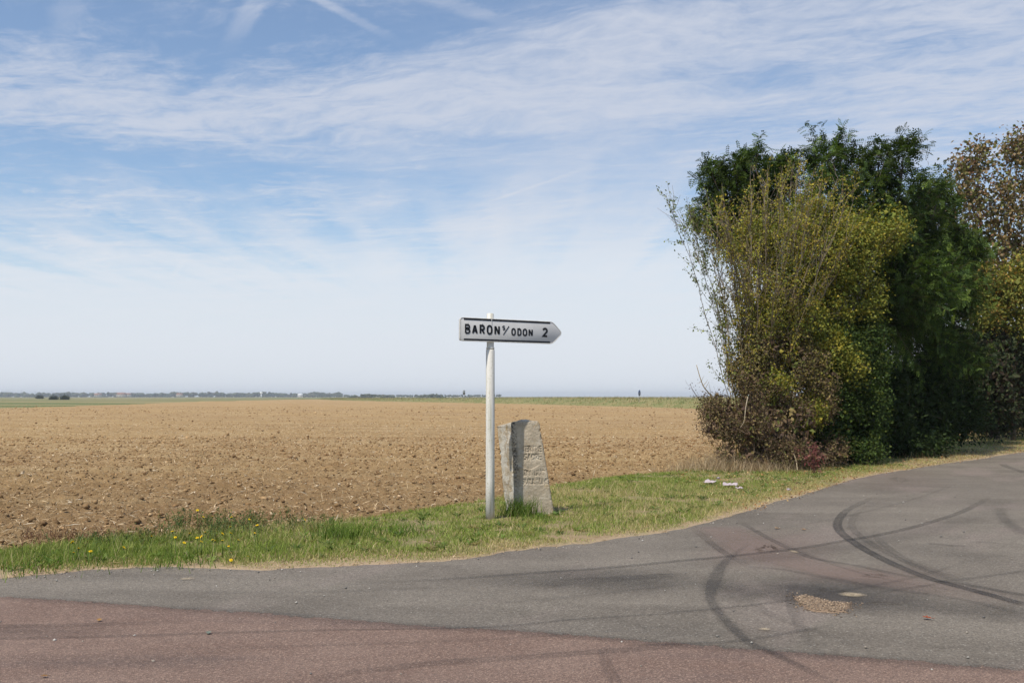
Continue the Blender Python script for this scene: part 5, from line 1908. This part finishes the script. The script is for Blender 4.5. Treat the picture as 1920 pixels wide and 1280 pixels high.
# ------------------------------------------------------------------ far side of the field: bank, signs, woods, hamlet
rngd = np.random.default_rng(131)
bank = np.array([(70, 92), (46, 110), (27, 130), (4.6, 213), (-40, 330), (-76, 440), (-118, 600)], float)
bk = np.column_stack([np.interp(np.linspace(0, 6, 260), np.arange(7), bank[:, i]) for i in (0, 1)])
g = Geo()
tn = unit(np.gradient(bk, axis=0))
nn = np.column_stack([tn[:, 1], -tn[:, 0]])
nn = np.where((nn[:, 1:2] < 0), -nn, nn)
hgt = np.interp(bk[:, 1], [90, 130, 213, 330, 600], [1.15, 1.2, 1.25, 0.9, 0.5])
rows = []
for dd, f in ((-1.0, -0.3), (0, 0.0), (2.0, 0.45), (4.5, 0.85), (7.0, 1.0), (12.0, 1.0), (18.0, 0.6), (26.0, -0.3)):
    zz = hgt * f + 0.25 * (fbm(bk[:, 0] * 0.7 + dd, bk[:, 1] * 0.7, octv=3) - 0.5) * (f > 0.1)
    rows.append(np.column_stack([bk + nn * dd, zz]))
g.add(np.concatenate(rows), [grid_faces(8, 260)])
M_BANK, t_, p_ = material('bank_soil')
n_ = t_.noise(t_.obj(), 0.5, 5, 0.65)
t_.l.new(t_.mix(t_.ss(n_, 0.35, 0.65), (0.15, 0.17, 0.055), (0.27, 0.22, 0.10)), p_.inputs['Base Color'])
p_.inputs['Roughness'].default_value = 0.95
tag(g.build('far_bank', M_BANK, smooth=True), kind='structure')
g = Geo()
n = 26000
ii = (rngd.random(n) ** 0.8 * 259)
i0 = ii.astype(int)
a = rngd.uniform(-0.2, 12, n)
P2 = bk[i0] + (bk[np.minimum(i0 + 1, 259)] - bk[i0]) * (ii - i0)[:, None] + nn[i0] * a[:, None]
zf = np.interp(a, [0, 2, 4.5, 7, 12], [0, .45, .85, 1, 1]) * hgt[i0] - 0.05
tall = fbm(P2[:, 0] * 0.25, P2[:, 1] * 0.25, octv=3)
H = rngd.gamma(4, 0.08, n) * (0.4 + 1.1 * tall)
spears(g, np.column_stack([P2, zf]), H.clip(0.1, 1.0), rngd.uniform(0.04, 0.10, n), rngd.uniform(0.2, 0.9, n),
       np.where((rngd.random(n) < 0.35 + 0.35 * (a > 5))[:, None], rcol(n, [(0.36, 0.28, 0.13), (0.30, 0.22, 0.10)], None, .2, rngd), rcol(n, [(0.14, 0.18, 0.05), (0.19, 0.21, 0.07), (0.11, 0.14, 0.04)], None, .2, rngd)), rngd)
tag(g.build('bank_grass', M_GRASS), 'rough grass on the low bank beyond the field', 'grass', kind='stuff')

M_GALV = plain('galvanised_steel', (0.42, 0.43, 0.43), 0.5, 0.1, 5)
M_GREY = plain('grey_sign_back', (0.16, 0.18, 0.185), 0.6, 0.1, 5)
M_BLUE = plain('blue_sign_face', (0.02, 0.055, 0.14), 0.45, 0.1, 5)
M_SW = plain('white_sign_mark', (0.75, 0.76, 0.76), 0.5, 0.05, 5)
b = W(870, 747, 225)
r = tag(empty('road_sign', (b[0], b[1], 1.0)), 'grey back of a tall rectangular road sign far across the field', 'sign')
g = Geo()
box(g, (-0.26, -0.02, 1.0), (0.26, 0.02, 2.0))
g.build('plate', M_GREY, r)
g = Geo()
tube(g, [(0.05, 0.06, -0.3), (0.05, 0.06, 1.95)], 0.045, 8)
g.build('post', M_GALV, r)
b = W(1199, 748, 142)
r = tag(empty('road_sign', (b[0], b[1], 1.1), math.radians(62)), 'small round blue road sign on the bank near the hedge', 'sign')
g = Geo()
th = np.arange(28) * 2 * math.pi / 28
for y0, y1, rr in ((-0.02, 0.02, 0.42),):
    g.add(np.r_[np.column_stack([rr * np.cos(th), th * 0 + y0, 1.0 + rr * np.sin(th)]), np.column_stack([rr * np.cos(th), th * 0 + y1, 1.0 + rr * np.sin(th)])],
          [np.array([np.arange(28)]), np.array([np.arange(28)[::-1] + 28]), np.stack([np.arange(28), np.arange(28) + 28, (np.arange(28) + 1) % 28 + 28, (np.arange(28) + 1) % 28], -1)])
pl = g.build('disc', M_BLUE, r)
g = Geo()
g.add([(-.10, -.026, .78), (.02, -.026, .74), (.20, -.026, 1.14), (.26, -.026, 1.08), (.24, -.026, 1.28), (.05, -.026, 1.22), (.11, -.026, 1.18)], np.array([[0, 1, 2, 3, 4, 5, 6]]))
g.build('white_arrow', M_SW, pl)
g = Geo()
tube(g, [(0, 0.06, -0.4), (0, 0.06, 1.3)], 0.04, 8)
g.build('post', M_GALV, r)

# low hills of woodland on the skyline
M_WOOD = vcol_mat('far_wood', 0.95, 0.1, 0.2, 0.3)
ico = bmesh.new()
bmesh.ops.create_icosphere(ico, subdivisions=1, radius=1.0)
IV = np.array([v.co[:] for v in ico.verts])
IF = np.array([[v.index for v in f.verts] for f in ico.faces])
ico.free()


def wood(name, label, x0, x1, dist, top, n, seed, depth=250, col=((0.045, 0.06, 0.03), (0.06, 0.07, 0.035), (0.075, 0.075, 0.04)), taper=False):
    rng = np.random.default_rng(seed)
    g = Geo()
    px = rng.uniform(x0, x1, n)
    Y = dist + rng.uniform(0, depth, n)
    hmax = CAM_H + (HORIZON - top) / FPX * dist
    prof = 0.72 + 0.75 * fbm(px * 0.03 + seed, px * 0, octv=4, gain=0.65)
    if taper:
        prof = prof * np.sin(np.clip((px - x0) / (x1 - x0), 0.02, 0.98) * math.pi) ** 0.45
    r = rng.uniform(0.25, 0.42, n) * hmax
    z = np.maximum(prof * hmax - r, r * 0.3) * rng.uniform(0.0, 1.0, n) ** 0.6
    v = IV[None] * (1 + 0.25 * rng.normal(size=(n, len(IV), 1))).clip(0.5, 1.6) * r[:, None, None] * [1.3, 1.2, 1.0] + np.column_stack([(px - 960) / FPX * Y, Y, z])[:, None]
    i = np.arange(n)[:, None, None] * len(IV)
    g.add(v.reshape(-1, 3), [(IF[None] + i).reshape(-1, 3)], np.repeat(rcol(n, col, None, .2, rng), len(IV), 0))
    tag(g.build(name, M_WOOD), label, 'wood', kind='stuff')


wood('distant_wood', 'long hazy strip of woodland on the skyline at the left', -250, 640, 2600, 735.5, 1000, 141)
wood('distant_wood', 'thinner hazy woodland continuing the skyline towards the sign post', 560, 940, 2300, 739.5, 360, 142)
wood('distant_wood', 'low dark wood on the skyline left of the grey road sign, left mound', 655, 740, 1500, 738.2, 90, 143, 120, taper=True)
wood('distant_wood', 'low dark wood on the skyline left of the grey road sign, right mound', 782, 838, 1500, 738.8, 70, 144, 120, taper=True)
wood('distant_wood', 'hazy woodland on the skyline right of the milestone behind the hedge', 1300, 2300, 2600, 741, 200, 145)
for px, py, dd, rr, lab in ((100, 746, 560, 0.9, 'dark round bush in the left meadow, leftmost of the pair'), (120, 746, 560, 1.15, 'dark round bush in the left meadow, rightmost of the pair'),
                            (73, 746, 800, 1.6, 'small hazy bush in the meadow left of the dark pair')):
    b = W(px, py, dd) * [1, 1, 0] + [0, 0, -.25]
    leafy('meadow_bush', lab, 'bush', b, [(b + [0, 0, rr * .55], np.array([rr * 1.5, rr, rr * .6])), (b + [rr, 0, rr * .45], np.array([rr, rr, rr * .5]))], 1500, 0.45, [(0.03, 0.045, 0.022), (0.045, 0.06, 0.025)], None, 150 + px, 'bushes in the left meadow', 0.15, 0.4, sub=2)

# hamlet, water tower and pylons near the skyline
M_WALLF = plain('pale_render', (0.42, 0.38, 0.32), 0.9, 0.1, 0.3)
M_ROOFT = plain('brown_roof_tiles', (0.30, 0.16, 0.11), 0.9, 0.15, 0.5)
M_WHITEF = plain('white_concrete', (0.85, 0.85, 0.83), 0.8, 0.05, 0.2)
M_GLASSF = plain('dark_window', (0.05, 0.06, 0.07), 0.3, 0.1, 1)


def house(px, py, dist, w, h, label, roof=True, wall=None):
    b = W(px, py, dist) * [1, 1, 0] + [0, 0, -.25]
    r = tag(empty('farmhouse', b, rngd.uniform(-.3, .3)), label, 'house', 'houses on the skyline')
    g = Geo()
    d = w * 0.6
    box(g, (-w / 2, -d / 2, 0), (w / 2, d / 2, h))
    wl = g.build('wall', wall or M_WALLF, r)
    g = Geo()
    e = 0.4
    v = [(-w / 2 - e, -d / 2 - e, h), (w / 2 + e, -d / 2 - e, h), (w / 2 + e, d / 2 + e, h), (-w / 2 - e, d / 2 + e, h), (-w / 2 - e, 0, h + d * 0.42), (w / 2 + e, 0, h + d * 0.42)]
    g.add(v, [np.array([(0, 1, 5, 4), (2, 3, 4, 5), (3, 2, 1, 0)]), np.array([(1, 2, 5), (3, 0, 4)])])
    g.build('roof', M_ROOFT if roof else M_WHITEF, r)
    for k in range(3):
        g = Geo()
        x = -w / 2 + w * (k + 0.6) / 3.2
        box(g, (x - .5, -d / 2 - .05, h * .35), (x + .5, -d / 2 + .02, h * .75))
        g.build('window', M_GLASSF, wl)


house(228, 744, 2350, 20, 6.0, 'brown roofed house in front of the left woodland')
house(240, 744, 2380, 14, 6.5, 'pale walled house just right of the brown roofed house on the skyline')
house(184, 744, 2400, 16, 5.5, 'small pale house left of the brown roofed house on the skyline')
house(337, 745, 2300, 14, 6.0, 'pale house at the field end of the left woodland')
house(563, 746, 1700, 8, 4.0, 'small white building on the skyline midway to the sign post', False, M_WHITEF)
b = W(490, 745, 2250) * [1, 1, 0] + [0, 0, -.25]
r = tag(empty('water_tower', b), 'white water tower above the skyline left of the sign', 'tower')
g = Geo()
tube(g, [(0, 0, 0), (0, 0, 4.5), (0, 0, 8)], [1.9, 1.5, 1.7], 14)
g.build('shaft', M_WHITEF, r)
g = Geo()
tube(g, [(0, 0, 7.6), (0, 0, 9), (0, 0, 11), (0, 0, 11.8)], [1.8, 3.2, 3.2, 0.6], 18)
g.build('tank', M_WHITEF, r)


def pylon(px, top, dist, label):
    b = W(px, 745, dist) * [1, 1, 0] + [0, 0, -.25]
    H = CAM_H + (HORIZON - top) / FPX * dist
    r = tag(empty('pylon', b, 0.3), label, 'pylon', 'pylons on the skyline')
    g = Geo()
    for sx in (-1, 1):
        for sy in (-1, 1):
            tube(g, [(sx * 2.2, sy * 2.2, 0), (sx * .5, sy * .5, H * .65), (0, 0, H)], [.16, .13, .1], 4)
    for k in range(5):
        z = H * (.1 + k * .13)
        wv = 2.2 * (1 - k * .16)
        for s in (-1, 1):
            tube(g, [(-wv, s * wv, z), (wv * .8, s * wv * .8, z + H * .12)], .09, 4)
    g.build('lattice', M_GALV, r)
    for k, f in enumerate((.72, .83, .94)):
        g = Geo()
        tube(g, [(-4.2 + k * .6, 0, H * f), (0, 0, H * f + .5), (4.2 - k * .6, 0, H * f)], [.08, .14, .08], 4)
        g.build('cross_arm', M_GALV, r)


for px, tp, lab in ((15, 731, 'leftmost faint pylon above the skyline woods'), (40, 730, 'second faint pylon from the left above the woods'), (66, 732, 'third faint pylon from the left above the woods'),
                    (98, 731, 'fourth faint pylon from the left above the woods'), (135, 730, 'rightmost faint pylon above the skyline woods')):
    pylon(px, tp, 3300, lab)

# ------------------------------------------------------------------ hazy air over the plain
g = Geo()
box(g, (-8800, -400, -2.0), (8800, 9000, 32.0))
hz = bpy.data.materials.new('haze')
hz.use_nodes = True
nt = hz.node_tree
nt.nodes.clear()
out = nt.nodes.new('ShaderNodeOutputMaterial')
pv = nt.nodes.new('ShaderNodeVolumePrincipled')
pv.inputs['Color'].default_value = (0.86, 0.92, 1.0, 1)
pv.inputs['Density'].default_value = 0.00018
pv.inputs['Anisotropy'].default_value = 0.0
nt.links.new(pv.outputs[0], out.inputs['Volume'])
tag(g.build('haze', hz), 'thin pale haze over the plain', 'haze', kind='stuff')
